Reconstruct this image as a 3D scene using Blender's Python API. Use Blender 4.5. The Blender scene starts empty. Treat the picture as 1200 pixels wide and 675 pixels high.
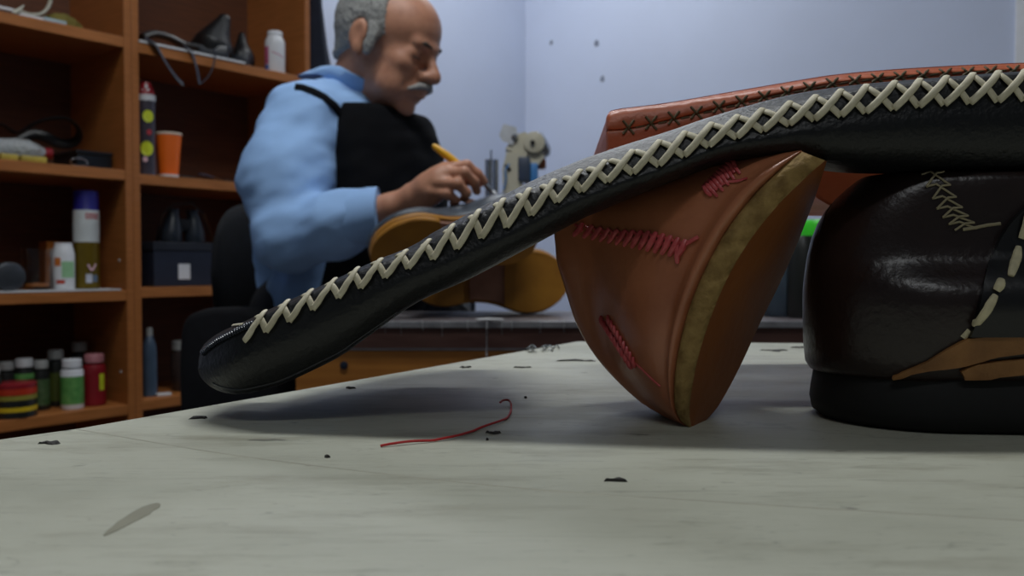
import bpy, bmesh, math, random
import numpy as np
from mathutils import Vector, Matrix, noise as mnoise
from mathutils.bvhtree import BVHTree

random.seed(7)
scene = bpy.context.scene
COL = scene.collection
V = Vector

# ---------------------------------------------------------------- camera
CAMZ = 0.82
PITCH = math.atan(27.5 / 1000.0)
FPX = 1000.0
CAM = V((0, 0, CAMZ))

def ray(px, py):
    u = (px - 600.0) / FPX
    v = (py - 337.5) / FPX
    c, s = math.cos(PITCH), math.sin(PITCH)
    return V((u, c - v * s, -s - v * c))

def P(px, py, Y):
    """point seen at (px,py) standing Y metres in front of the camera"""
    d = ray(px, py)
    return CAM + d * (Y / d.y)

def Zp(px, py, z):
    """point seen at (px,py) at the height z"""
    d = ray(px, py)
    return CAM + d * ((z - CAMZ) / d.z)

# ---------------------------------------------------------------- materials
MATS = {}
def nd(nt, t, **kw):
    n = nt.nodes.new(t)
    for k, v in kw.items():
        setattr(n, k, v)
    return n

def mat(name, col, rough=0.5, metal=0.0, var=0.12, scale=30.0, bump=0.0, bscale=200.0,
        spec=0.5, trans=0.0, coat=0.0, col2=None, detail=4.0, stretch=None, sheen=0.0, emit=None, estr=0.0, alpha=1.0, dist=0.002, sss=0.0):
    if name in MATS:
        return MATS[name]
    m = bpy.data.materials.new(name)
    m.use_nodes = True
    nt = m.node_tree
    b = nt.nodes['Principled BSDF']
    tc = nd(nt, 'ShaderNodeTexCoord')
    mp = nd(nt, 'ShaderNodeMapping')
    nt.links.new(tc.outputs['Object'], mp.inputs[0])
    if stretch:
        mp.inputs['Scale'].default_value = stretch
    n = nd(nt, 'ShaderNodeTexNoise')
    n.inputs['Scale'].default_value = scale
    n.inputs['Detail'].default_value = detail
    nt.links.new(mp.outputs[0], n.inputs['Vector'])
    r = nd(nt, 'ShaderNodeValToRGB')
    c = col
    if col2 is None:
        a_ = [max(0, x * (1 - var)) for x in c]
        b_ = [min(1, x * (1 + var)) for x in c]
    else:
        a_, b_ = c, col2
    r.color_ramp.elements[0].position = 0.3
    r.color_ramp.elements[1].position = 0.7
    r.color_ramp.elements[0].color = (*a_, 1)
    r.color_ramp.elements[1].color = (*b_, 1)
    nt.links.new(n.outputs['Fac'], r.inputs[0])
    nt.links.new(r.outputs[0], b.inputs['Base Color'])
    b.inputs['Roughness'].default_value = rough
    b.inputs['Metallic'].default_value = metal
    b.inputs['Specular IOR Level'].default_value = spec
    b.inputs['Transmission Weight'].default_value = trans
    b.inputs['Coat Weight'].default_value = coat
    b.inputs['Coat Roughness'].default_value = 0.15
    b.inputs['Sheen Weight'].default_value = sheen
    b.inputs['Alpha'].default_value = alpha
    if sss:
        b.inputs['Subsurface Weight'].default_value = sss
        b.inputs['Subsurface Radius'].default_value = (0.01, 0.004, 0.002)
        b.inputs['Subsurface Scale'].default_value = 0.6
    if emit:
        b.inputs['Emission Color'].default_value = (*emit, 1)
        b.inputs['Emission Strength'].default_value = estr
    if bump > 0:
        n2 = nd(nt, 'ShaderNodeTexNoise')
        n2.inputs['Scale'].default_value = bscale
        n2.inputs['Detail'].default_value = 5.0
        nt.links.new(mp.outputs[0], n2.inputs['Vector'])
        bp = nd(nt, 'ShaderNodeBump')
        bp.inputs['Strength'].default_value = bump
        bp.inputs['Distance'].default_value = dist
        nt.links.new(n2.outputs['Fac'], bp.inputs['Height'])
        nt.links.new(bp.outputs[0], b.inputs['Normal'])
    MATS[name] = m
    return m

def srgb(r, g, b):
    f = lambda x: (x / 255.0 / 12.92) if x <= 10 else ((x / 255.0 + 0.055) / 1.055) ** 2.4
    return (f(r), f(g), f(b))

# ---------------------------------------------------------------- objects
def smooth_mesh(me, ang=None):
    me.polygons.foreach_set('use_smooth', [True] * len(me.polygons))
    if ang is not None:
        try:
            me.set_sharp_from_angle(angle=math.radians(ang))
        except Exception:
            pass

def part(name, verts, faces, m, parent=None, world=False, smooth=True, ang=40):
    """one mesh object; verts in the parent's space, or in world space when world=True"""
    me = bpy.data.meshes.new(name)
    vs = [V(v) for v in verts]
    if world and parent is not None:
        inv = WM(parent).inverted()
        vs = [inv @ v for v in vs]
    me.from_pydata([tuple(v) for v in vs], [], faces)
    me.update()
    bm = bmesh.new(); bm.from_mesh(me)
    bmesh.ops.remove_doubles(bm, verts=bm.verts, dist=1e-6)
    bmesh.ops.recalc_face_normals(bm, faces=bm.faces)
    bm.to_mesh(me); bm.free()
    if smooth:
        smooth_mesh(me, ang)
    o = bpy.data.objects.new(name, me)
    COL.objects.link(o)
    if m is not None:
        me.materials.append(m)
    if parent is not None:
        o.parent = parent
    return o

def WM(o):
    m = o.matrix_basis.copy() if o.parent is None else WM(o.parent) @ o.matrix_basis
    return m

def tag(o, label=None, cat=None, group=None, kind=None):
    if label: o['label'] = label
    if cat: o['category'] = cat
    if group: o['group'] = group
    if kind: o['kind'] = kind
    return o

def thing(name, label, cat, loc=(0, 0, 0), rz=0.0, group=None):
    o = bpy.data.objects.new(name, None)
    o.empty_display_size = 0.05
    COL.objects.link(o)
    o.location = loc
    o.rotation_euler = (0, 0, rz)
    return tag(o, label, cat, group)

# ---------------------------------------------------------------- geometry (each returns verts, faces)
def join(*gs):
    vs, fs = [], []
    for v, f in gs:
        n = len(vs)
        vs += list(v)
        fs += [tuple(i + n for i in q) for q in f]
    return vs, fs

def box(x0, x1, y0, y1, z0, z1, bev=0.0):
    bm = bmesh.new()
    bmesh.ops.create_cube(bm, size=1.0)
    for v in bm.verts:
        v.co = V(((x0 + x1) / 2 + v.co.x * (x1 - x0), (y0 + y1) / 2 + v.co.y * (y1 - y0), (z0 + z1) / 2 + v.co.z * (z1 - z0)))
    if bev > 0:
        bmesh.ops.bevel(bm, geom=list(bm.edges), offset=bev, segments=2, profile=0.5, affect='EDGES')
    vs = [v.co.copy() for v in bm.verts]
    bm.verts.index_update()
    fs = [tuple(v.index for v in f.verts) for f in bm.faces]
    bm.free()
    return vs, fs

def xf(g, M):
    return [M @ V(v) for v in g[0]], g[1]

def loft(rings, closed=True, cap=True, loop=False):
    n = len(rings[0])
    assert all(len(r) == n for r in rings)
    vs = [V(p) for r in rings for p in r]
    fs = []
    R = len(rings)
    for i in range(R if loop else R - 1):
        a = i * n; b = ((i + 1) % R) * n
        for j in range(n if closed else n - 1):
            k = (j + 1) % n
            fs.append((a + j, a + k, b + k, b + j))
    if cap and not loop:
        fs.append(tuple(range(n)))
        fs.append(tuple((R - 1) * n + j for j in range(n)))
    return vs, fs

def lathe(prof, n=24, c=(0, 0, 0)):
    rings = []
    for r, z in prof:
        rings.append([V((c[0] + r * math.cos(2 * math.pi * k / n), c[1] + r * math.sin(2 * math.pi * k / n), c[2] + z)) for k in range(n)])
    return loft(rings)

def tube(pts, r, n=8, flat=1.0, normals=None, closed=False):
    pts = [V(p) for p in pts]
    m = len(pts)
    rs = r if isinstance(r, (list, tuple)) else [r] * m
    rings = []
    up = V((0, 0, 1))
    prev = None
    for i, p in enumerate(pts):
        if closed:
            t = pts[(i + 1) % m] - pts[i - 1]
        else:
            t = (pts[min(i + 1, m - 1)] - pts[max(i - 1, 0)])
        if t.length < 1e-9: t = V((1, 0, 0))
        t.normalize()
        if normals is not None:
            nn = V(normals[i])
        elif prev is not None:
            nn = prev
        else:
            nn = up if abs(t.z) < 0.9 else V((1, 0, 0))
        s = t.cross(nn)
        if s.length < 1e-6: s = t.orthogonal()
        s.normalize()
        nn = s.cross(t).normalized()
        prev = nn
        rings.append([p + s * math.cos(2 * math.pi * k / n) * rs[i] + nn * math.sin(2 * math.pi * k / n) * rs[i] * flat for k in range(n)])
    return loft(rings, loop=closed)

def catmull(pts, sub=6, closed=False):
    pts = [V(p) for p in pts]
    n = len(pts)
    out = []
    rng = n if closed else n - 1
    for i in range(rng):
        if closed:
            p0, p1, p2, p3 = pts[i - 1], pts[i], pts[(i + 1) % n], pts[(i + 2) % n]
        else:
            p0, p1, p2, p3 = pts[max(i - 1, 0)], pts[i], pts[i + 1], pts[min(i + 2, n - 1)]
        for k in range(sub):
            t = k / sub
            out.append(0.5 * ((2 * p1) + (p2 - p0) * t + (2 * p0 - 5 * p1 + 4 * p2 - p3) * t * t + (3 * p1 - p0 - 3 * p2 + p3) * t ** 3))
    if not closed:
        out.append(pts[-1])
    return out

def interp(tab, x):
    if x <= tab[0][0]:
        (x0, y0), (x1, y1) = tab[0], tab[1]
    elif x >= tab[-1][0]:
        (x0, y0), (x1, y1) = tab[-2], tab[-1]
    else:
        for (x0, y0), (x1, y1) in zip(tab, tab[1:]):
            if x0 <= x <= x1: break
    return y0 + (y1 - y0) * (x - x0) / (x1 - x0)

def sinterp(tab, x):
    """smooth (catmull-rom) table lookup"""
    n = len(tab)
    if x <= tab[0][0] or x >= tab[-1][0]:
        return interp(tab, x)
    for i in range(n - 1):
        if tab[i][0] <= x <= tab[i + 1][0]: break
    x0, y0 = tab[i]; x1, y1 = tab[i + 1]
    def slope(k):
        if k == 0: return (tab[1][1] - tab[0][1]) / (tab[1][0] - tab[0][0])
        if k == n - 1: return (tab[-1][1] - tab[-2][1]) / (tab[-1][0] - tab[-2][0])
        return (tab[k + 1][1] - tab[k - 1][1]) / (tab[k + 1][0] - tab[k - 1][0])
    h = x1 - x0; t = (x - x0) / h
    m0, m1 = slope(i) * h, slope(i + 1) * h
    return (2*t**3-3*t**2+1)*y0 + (t**3-2*t**2+t)*m0 + (-2*t**3+3*t**2)*y1 + (t**3-t**2)*m1

def bvh_of(o):
    M = WM(o)
    me = o.data
    return BVHTree.FromPolygons([M @ v.co for v in me.vertices], [tuple(p.vertices) for p in me.polygons])

def hit(bvh, px, py):
    d = ray(px, py).normalized()
    loc, nrm, idx, dist = bvh.ray_cast(CAM, d)
    if loc is None:
        return None, None
    if nrm.dot(d) > 0: nrm = -nrm
    return loc, nrm

def cord(bvh, pxs, r, flat=0.5, lift=0.0005, step=3.0, arch=0.0, n=8, taper=False):
    """thread lying on a surface along a path given by where it crosses the surface"""
    pts, nrs = [], []
    dense = []
    for (a, b), (c, d) in zip(pxs, pxs[1:]):
        k = max(1, int(math.hypot(c - a, d - b) / step))
        for i in range(k):
            dense.append((a + (c - a) * i / k, b + (d - b) * i / k))
    dense.append(pxs[-1])
    m = len(dense)
    for i, (a, b) in enumerate(dense):
        p, nr = hit(bvh, a, b)
        if p is None: continue
        t = i / max(1, m - 1)
        pts.append(p + nr * (lift + arch * math.sin(math.pi * t)))
        nrs.append(nr)
    if len(pts) < 2: return [], []
    if len(pts) > 4:
        sm = [nrs[0]] + [(nrs[i - 1] + nrs[i] + nrs[i + 1]).normalized() for i in range(1, len(nrs) - 1)] + [nrs[-1]]
        nrs = sm
    rr = r
    if taper:
        k = len(pts)
        rr = [r * (0.45 + 0.55 * math.sin(math.pi * min(1, max(0, (i + 0.5) / k))) ** 0.5) for i in range(k)]
    return tube(pts, rr, n=n, flat=flat, normals=nrs)

def patch(bvh, top, bot, nu, nv, off, thick):
    """sheet of leather lying on a surface: between two edge curves (lists of image points)"""
    def along(c, t):
        L = [0]
        for a, b in zip(c, c[1:]): L.append(L[-1] + math.hypot(b[0] - a[0], b[1] - a[1]))
        s = t * L[-1]
        for i in range(len(c) - 1):
            if s <= L[i + 1] + 1e-9:
                k = (s - L[i]) / max(1e-9, L[i + 1] - L[i])
                return (c[i][0] + (c[i + 1][0] - c[i][0]) * k, c[i][1] + (c[i + 1][1] - c[i][1]) * k)
        return c[-1]
    outer, inner = [], []
    for i in range(nu + 1):
        a = along(top, i / nu); b = along(bot, i / nu)
        ro, ri = [], []
        for j in range(nv + 1):
            t = j / nv
            q = (a[0] + (b[0] - a[0]) * t, a[1] + (b[1] - a[1]) * t)
            p, nr = hit(bvh, *q)
            if p is None:
                ro.append(ro[-1] if ro else None); ri.append(ri[-1] if ri else None); continue
            ro.append(p + nr * (off + thick)); ri.append(p + nr * (off - 0.0008))
        if any(x is None for x in ro):
            good = [x for x in ro if x is not None]
            if not good: continue
            ro = [x if x is not None else good[0] for x in ro]
            gi = [x for x in ri if x is not None]
            ri = [x if x is not None else gi[0] for x in ri]
        outer.append(ro); inner.append(ri)
    R = len(outer); W = nv + 1
    vs = [p for r in outer for p in r] + [p for r in inner for p in r]
    N = R * W
    fs = []
    for i in range(R - 1):
        for j in range(W - 1):
            a = i * W + j
            fs.append((a, a + 1, a + W + 1, a + W))
            fs.append((N + a, N + a + W, N + a + W + 1, N + a + 1))
    for i in range(R - 1):
        a = i * W
        fs.append((a, a + W, N + a + W, N + a)); a += W - 1
        fs.append((a, N + a, N + a + W, a + W))
    for j in range(W - 1):
        fs.append((j, N + j, N + j + 1, j + 1)); a = (R - 1) * W + j
        fs.append((a, a + 1, N + a + 1, N + a))
    return vs, fs

# ---------------------------------------------------------------- smooth solids (signed distance -> mesh)
def s_ell(c, r, M=None):
    c = np.array(c, dtype=np.float32); r = np.array(r, dtype=np.float32)
    A = None if M is None else np.array(M, dtype=np.float32)   # columns = axes
    def f(p):
        q = p - c
        if A is not None: q = q @ A
        k0 = np.linalg.norm(q / r, axis=1)
        k1 = np.linalg.norm(q / (r * r), axis=1) + 1e-9
        return k0 * (k0 - 1.0) / k1
    return f

def s_cone(a, b, ra, rb):
    a = np.array(a, dtype=np.float32); b = np.array(b, dtype=np.float32)
    ba = b - a; L2 = float(ba @ ba) + 1e-12
    def f(p):
        h = np.clip(((p - a) @ ba) / L2, 0, 1)
        return np.linalg.norm(p - a - h[:, None] * ba, axis=1) - (ra + (rb - ra) * h)
    return f

def s_half(c, n):
    c = np.array(c, dtype=np.float32); n = np.array(n, dtype=np.float32); n = n / np.linalg.norm(n)
    return lambda p: (p - c) @ n          # inside where (p-c).n < 0

def smin(a, b, k):
    h = np.clip(0.5 + 0.5 * (b - a) / k, 0, 1)
    return b + (a - b) * h - k * h * (1 - h)

def union(fs, k):
    def f(p):
        d = fs[0](p)
        for g in fs[1:]:
            d = smin(d, g(p), k)
        return d
    return f

def sub(f, g, k):
    return lambda p: -smin(-f(p), g(p), k)

def inter(f, g, k):
    return lambda p: -smin(-f(p), -g(p), k)

def sdf_mesh(f, lo, hi, h):
    lo = np.array(lo, dtype=np.float32); hi = np.array(hi, dtype=np.float32)
    B = 8
    nb = np.ceil((hi - lo) / (h * B)).astype(int)
    N = nb * B + 1
    # coarse pass at block centres
    bi = np.stack(np.meshgrid(*[np.arange(k) for k in nb], indexing='ij'), -1).reshape(-1, 3)
    cc = lo + (bi + 0.5) * (B * h)
    dc = f(cc.astype(np.float32))
    act = np.abs(dc) < B * h * 0.95 * 1.9
    D = np.repeat(np.repeat(np.repeat(dc.reshape(nb), B, 0), B, 1), B, 2)
    D = np.pad(D, ((0, 1), (0, 1), (0, 1)), mode='edge').astype(np.float32)
    g = np.arange(B + 1)
    G = np.stack(np.meshgrid(g, g, g, indexing='ij'), -1).reshape(-1, 3)
    ab = bi[act]
    for s in range(0, len(ab), 400):
        idx = (ab[s:s + 400, None, :] * B + G[None]).reshape(-1, 3)
        pts = (lo + idx * h).astype(np.float32)
        D[idx[:, 0], idx[:, 1], idx[:, 2]] = f(pts)
    S = D < 0
    # surface nets
    c = [S[i:N[0]-1+i, j:N[1]-1+j, k:N[2]-1+k] for i in (0, 1) for j in (0, 1) for k in (0, 1)]
    cnt = sum(x.astype(np.int8) for x in c)
    mixed = (cnt > 0) & (cnt < 8)
    cells = np.argwhere(mixed)
    if len(cells) == 0:
        return [], []
    ids = -np.ones(mixed.shape, dtype=np.int64)
    ids[tuple(cells.T)] = np.arange(len(cells))
    acc = np.zeros((len(cells), 3)); w = np.zeros(len(cells))
    corners = [(i, j, k) for i in (0, 1) for j in (0, 1) for k in (0, 1)]
    vals = {q: D[cells[:, 0] + q[0], cells[:, 1] + q[1], cells[:, 2] + q[2]] for q in corners}
    for a in corners:
        for ax in range(3):
            if a[ax]: continue
            b = list(a); b[ax] = 1; b = tuple(b)
            da, db = vals[a], vals[b]
            cr = (da < 0) != (db < 0)
            t = np.where(cr, da / (da - db + 1e-20), 0)
            q = np.tile(np.array(a, dtype=float), (len(cells), 1))
            q[:, ax] += t
            acc[cr] += q[cr]; w[cr] += 1
    pos = lo + (cells + acc / np.maximum(w, 1)[:, None]) * h
    faces = []
    for ax in range(3):
        o1, o2 = [(1, 2), (2, 0), (0, 1)][ax]
        sl0 = [slice(None)] * 3; sl1 = [slice(None)] * 3
        sl0[ax] = slice(0, -1); sl1[ax] = slice(1, None)
        cr = S[tuple(sl0)] != S[tuple(sl1)]
        e = np.argwhere(cr)
        e = e[(e[:, o1] > 0) & (e[:, o2] > 0) & (e[:, o1] < N[o1]-1) & (e[:, o2] < N[o2]-1)]
        def cid(d1, d2):
            q = e.copy(); q[:, o1] -= d1; q[:, o2] -= d2
            return ids[q[:, 0], q[:, 1], q[:, 2]]
        Q = np.stack([cid(1, 1), cid(0, 1), cid(0, 0), cid(1, 0)], 1)
        ok = (Q >= 0).all(1)
        Q = Q[ok]; e = e[ok]
        ins = S[e[:, 0], e[:, 1], e[:, 2]]
        Q[~ins] = Q[~ins][:, ::-1]
        faces.append(Q)
    F = np.concatenate(faces)
    return pos, F

def solid(name, f, lo, hi, h, m, parent, smooth_it=2, disp=None):
    pos, F = sdf_mesh(f, lo, hi, h)
    inv = WM(parent).inverted() if parent is not None else Matrix()
    I = np.array(inv)
    pos = pos @ I[:3, :3].T + I[:3, 3]
    me = bpy.data.meshes.new(name)
    me.vertices.add(len(pos)); me.vertices.foreach_set('co', pos.astype(np.float32).ravel())
    me.loops.add(len(F) * 4); me.loops.foreach_set('vertex_index', F.astype(np.int32).ravel())
    me.polygons.add(len(F)); me.polygons.foreach_set('loop_start', np.arange(0, len(F) * 4, 4, dtype=np.int32))
    me.update(calc_edges=True); me.validate()
    if smooth_it or disp:
        bm = bmesh.new(); bm.from_mesh(me)
        for _ in range(smooth_it):
            bmesh.ops.smooth_vert(bm, verts=bm.verts, factor=0.5, use_axis_x=True, use_axis_y=True, use_axis_z=True)
        if disp:
            bm.normal_update()
            mv = [(v, v.normal * disp(v.co)) for v in bm.verts]
            for v, d in mv: v.co += d
        bm.to_mesh(me); bm.free()
    smooth_mesh(me)
    me.materials.append(m)
    o = bpy.data.objects.new(name, me)
    COL.objects.link(o)
    if parent is not None: o.parent = parent
    return o
# ================================================================ camera, world, view
cam_d = bpy.data.cameras.new('camera'); cam = bpy.data.objects.new('camera', cam_d); COL.objects.link(cam)
cam.location = CAM
cam.rotation_euler = (math.pi / 2 - PITCH, 0, 0)
cam_d.sensor_width = 36.0; cam_d.lens = 30.0; cam_d.clip_start = 0.01
cam_d.dof.use_dof = True; cam_d.dof.focus_distance = 0.37; cam_d.dof.aperture_fstop = 15.0
scene.camera = cam
scene.view_settings.view_transform = 'Standard'
scene.view_settings.look = 'None'
scene.view_settings.exposure = 0.0
scene.view_settings.gamma = 1.0
scene.view_settings.use_curve_mapping = False
w = bpy.data.worlds.new('world'); scene.world = w; w.use_nodes = True
w.node_tree.nodes['Background'].inputs[0].default_value = (0.80, 0.90, 1.0, 1)
w.node_tree.nodes['Background'].inputs[1].default_value = 0.06

# ================================================================ materials
M_wall = mat('painted_wall', srgb(196, 205, 226), rough=0.85, var=0.03, scale=3, bump=0.05, bscale=60)
M_ceil = mat('ceiling_paint', srgb(225, 228, 232), rough=0.9, var=0.02)
M_floor = mat('floor_tiles', srgb(95, 92, 90), rough=0.6, var=0.15, scale=4)
M_shelf = mat('cherry_laminate', srgb(150, 92, 44), rough=0.42, col2=srgb(168, 104, 54), scale=9, stretch=(1.2, 1.2, 16), detail=5)
M_shelfx = mat('cherry_laminate_board', srgb(150, 92, 44), rough=0.42, col2=srgb(178, 112, 60), scale=9, stretch=(1.2, 16, 16), detail=5)
M_back = mat('dark_cherry_backing', srgb(84, 48, 28), rough=0.6, col2=srgb(104, 60, 34), scale=9, stretch=(1.2, 1.2, 12))
M_black = mat('black_fabric', srgb(14, 15, 19), rough=0.85, spec=.25, var=0.3, scale=60)
M_blkplastic = mat('black_plastic', srgb(18, 20, 24), rough=0.35)
M_blkleather = mat('black_leather', srgb(10, 12, 15), rough=0.42, bump=0.45, bscale=420, dist=0.0012, var=0.25)
M_white = mat('white_plastic', srgb(222, 224, 228), rough=0.4, var=0.03)
M_steel = mat('steel', srgb(170, 174, 180), rough=0.25, metal=0.9, var=0.08)
M_paper = mat('white_paper', srgb(205, 206, 208), rough=0.8, var=0.05)

def tabletop_material():
    m = bpy.data.materials.new('worn_tabletop'); m.use_nodes = True
    nt = m.node_tree; b = nt.nodes['Principled BSDF']
    tc = nd(nt, 'ShaderNodeTexCoord')
    def noise(scale, detail=6, st=(1, 1, 1), rough=0.6, dist=0.0):
        mp = nd(nt, 'ShaderNodeMapping'); mp.inputs['Scale'].default_value = st
        nt.links.new(tc.outputs['Object'], mp.inputs[0])
        n = nd(nt, 'ShaderNodeTexNoise'); n.inputs['Scale'].default_value = scale
        n.inputs['Detail'].default_value = detail; n.inputs['Roughness'].default_value = rough
        n.inputs['Distortion'].default_value = dist
        nt.links.new(mp.outputs[0], n.inputs['Vector']); return n
    def ramp(src, pts):
        r = nd(nt, 'ShaderNodeValToRGB')
        r.color_ramp.elements[0].position = pts[0][0]; r.color_ramp.elements[0].color = (*pts[0][1], 1)
        r.color_ramp.elements[1].position = pts[-1][0]; r.color_ramp.elements[1].color = (*pts[-1][1], 1)
        for p_, c_ in pts[1:-1]:
            e = r.color_ramp.elements.new(p_); e.color = (*c_, 1)
        nt.links.new(src, r.inputs[0]); return r
    def mix(a, b_, fac):
        x = nd(nt, 'ShaderNodeMix'); x.data_type = 'RGBA'
        if isinstance(fac, float): x.inputs[0].default_value = fac
        else: nt.links.new(fac, x.inputs[0])
        nt.links.new(a, x.inputs[6])
        if isinstance(b_, tuple): x.inputs[7].default_value = (*b_, 1)
        else: nt.links.new(b_, x.inputs[7])
        return x.outputs[2]
    base = ramp(noise(5, 8, (1, 2, 1)).outputs['Fac'], [(0.3, srgb(160, 161, 145)), (0.55, srgb(178, 179, 163)), (0.8, srgb(190, 191, 176))])
    c = base.outputs[0]
    # long smears of dirt, scratches, dark specks, hairline cracks
    sm = ramp(noise(14, 6, (0.5, 2.2, 1), 0.7).outputs['Fac'], [(0.52, (0, 0, 0)), (0.75, (1, 1, 1))])
    k = nd(nt, 'ShaderNodeMath', operation='MULTIPLY'); nt.links.new(sm.outputs[0], k.inputs[0]); k.inputs[1].default_value = 0.85
    c = mix(c, srgb(126, 122, 104), k.outputs[0])
    sp = ramp(noise(75, 3, (0.6, 1.2, 1), 0.5).outputs['Fac'], [(0.70, (0, 0, 0)), (0.74, (1, 1, 1))])
    k4 = nd(nt, 'ShaderNodeMath', operation='MULTIPLY'); nt.links.new(sp.outputs[0], k4.inputs[0]); k4.inputs[1].default_value = 0.6
    c = mix(c, srgb(70, 68, 62), k4.outputs[0])
    sc = ramp(noise(36, 3, (0.25, 3.0, 1), 0.5, 1.5).outputs['Fac'], [(0.492, (0, 0, 0)), (0.5, (1, 1, 1)), (0.508, (0, 0, 0))])
    k2 = nd(nt, 'ShaderNodeMath', operation='MULTIPLY'); nt.links.new(sc.outputs[0], k2.inputs[0]); k2.inputs[1].default_value = 0.4
    c = mix(c, srgb(96, 94, 84), k2.outputs[0])
    vo = nd(nt, 'ShaderNodeTexVoronoi'); vo.feature = 'DISTANCE_TO_EDGE'; vo.inputs['Scale'].default_value = 3.2
    mpv = nd(nt, 'ShaderNodeMapping'); nt.links.new(tc.outputs['Object'], mpv.inputs[0])
    wz = noise(9, 5); ad = nd(nt, 'ShaderNodeMix'); ad.data_type = 'RGBA'; ad.inputs[0].default_value = 0.12
    nt.links.new(mpv.outputs[0], ad.inputs[6]); nt.links.new(wz.outputs['Color'], ad.inputs[7]); nt.links.new(ad.outputs[2], vo.inputs['Vector'])
    cr = ramp(vo.outputs['Distance'], [(0.0, (1, 1, 1)), (0.006, (0, 0, 0))])
    k3 = nd(nt, 'ShaderNodeMath', operation='MULTIPLY'); nt.links.new(cr.outputs[0], k3.inputs[0]); k3.inputs[1].default_value = 0.25
    c = mix(c, srgb(100, 98, 88), k3.outputs[0])
    nt.links.new(c, b.inputs['Base Color'])
    rr = ramp(noise(20, 5).outputs['Fac'], [(0.3, (0.42,) * 3), (0.7, (0.62,) * 3)])
    nt.links.new(rr.outputs[0], b.inputs['Roughness'])
    bp = nd(nt, 'ShaderNodeBump'); bp.inputs['Strength'].default_value = 0.35; bp.inputs['Distance'].default_value = 0.0012
    nt.links.new(noise(60, 8, (0.7, 1.6, 1), 0.7).outputs['Fac'], bp.inputs['Height'])
    nt.links.new(bp.outputs[0], b.inputs['Normal'])
    return m
M_table = tabletop_material()

# ================================================================ room
ang = math.atan2(0.7804, 0.6253)
D3 = V((0.6253, 0.7804, 0)); E3 = V((-0.7804, 0.6253, 0))
S0 = V((P(157, 310, 2.1).x, 2.1, 0.0))
Wb = S0 + E3 * 0.31                       # foot line of the left wall
corner = Wb + D3 * 1.97
def slab(name, a, b, z0, z1, nrm, th, m, kind='structure'):
    n = nrm * th
    vs = [V((a.x, a.y, z0)), V((b.x, b.y, z0)), V((b.x, b.y, z1)), V((a.x, a.y, z1))]
    vs = vs + [v + n for v in vs]
    fs = [(0, 1, 2, 3), (4, 5, 6, 7), (0, 1, 5, 4), (1, 2, 6, 5), (2, 3, 7, 6), (3, 0, 4, 7)]
    o = part(name, vs, fs, m, smooth=False); tag(o, kind=kind); return o
CEIL = 2.75
slab('wall_left', Wb - D3 * 2.6, corner + D3 * 0.1, 0, CEIL, E3, 0.1, M_wall)
slab('wall_back', corner - E3 * 0.0, corner - E3 * 4.2, 0, CEIL, D3, 0.1, M_wall)
# wall marks (old stains on the paint)
fl = part('floor', *box(-4, 5, -2.2, 6, -0.1, 0.0), M_floor, smooth=False); tag(fl, kind='structure')
ce = part('ceiling', *box(-4, 5, -2.2, 6, CEIL, CEIL + 0.1), M_ceil, smooth=False); tag(ce, kind='structure')
def on_back_wall(px, py):
    d = ray(px, py)
    t = (corner - CAM).dot(D3) / d.dot(D3)
    return CAM + d * t
M_stain = mat('wall_stain', srgb(120, 126, 142), rough=0.9)
def wallspot(px, py, r, lab):
    c = on_back_wall(px, py)
    pts = []
    n = 14
    for k in range(n):
        a = 2 * math.pi * k / n; rr = r * (0.75 + 0.4 * random.random())
        pts.append(c + (-E3) * math.cos(a) * rr + V((0, 0, 1)) * math.sin(a) * rr * 1.25)
    back = [p - D3 * 0.001 for p in pts]
    fs = [tuple(range(n)), tuple(range(n, 2 * n))] + [(i, (i + 1) % n, n + (i + 1) % n, n + i) for i in range(n)]
    o = part('wall_stain', pts + back, fs, M_stain, smooth=False)
    tag(o, lab, 'stain', 'small stains on the blue wall')
wallspot(699, 51, 0.013, 'darkest small grey stain on the pale blue wall, above the other two')
wallspot(706, 93, 0.011, 'small grey stain on the pale blue wall, nearest above the tan strap')
wallspot(646, 50, 0.009, 'faint grey stain on the pale blue wall, nearest the room corner')
ed = on_back_wall(1190, 60)
tr = part('trim_1', *xf(box(0, 0.12, -0.012, 0, 0, CEIL - 0.02, 0.003), Matrix.Translation(V((ed.x, ed.y, 0)) - D3 * 0.001) @ Matrix.Rotation(ang - math.pi / 2, 4, 'Z')), M_white, smooth=False)
tag(tr, kind='structure')

# ceiling lights (fluorescent battens) and one added fill batten
M_tube = mat('lamp_tube', (1, 1, 1), emit=(0.88, 0.95, 1.0), estr=2.0, var=0)
def batten(loc, rz, energy, lab):
    t = thing('ceiling_light', lab, 'ceiling light', loc, rz, 'ceiling lights')
    part('housing', *box(-0.62, 0.62, -0.06, 0.06, -0.045, 0.0, 0.006), M_white, t)
    for y in (-0.03, 0.03):
        part('tube', *tube([(-0.59, y, -0.062), (0.59, y, -0.062)], 0.013, n=12), M_tube, t)
    ld = bpy.data.lights.new('tube_glow', 'AREA'); ld.shape = 'RECTANGLE'; ld.size = 1.15; ld.size_y = 0.10
    ld.energy = energy; ld.color = (0.96, 0.99, 1.0)
    lo = bpy.data.objects.new('tube_glow', ld); COL.objects.link(lo); lo.parent = t; lo.location = (0, 0, -0.085)
batten((-0.05, 2.85, CEIL), 0.0, 15.5, 'white ceiling light near the back corner of the room')
batten((-0.15, 0.85, CEIL), 0.0, 21, 'white ceiling light over the shoes on the near table')
batten((0.1, -0.85, CEIL), 0.0, 5.5, 'added fill light behind the camera, built as a white ceiling light')  # added fill: brightens the shoe faces, the table front and the man

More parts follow.
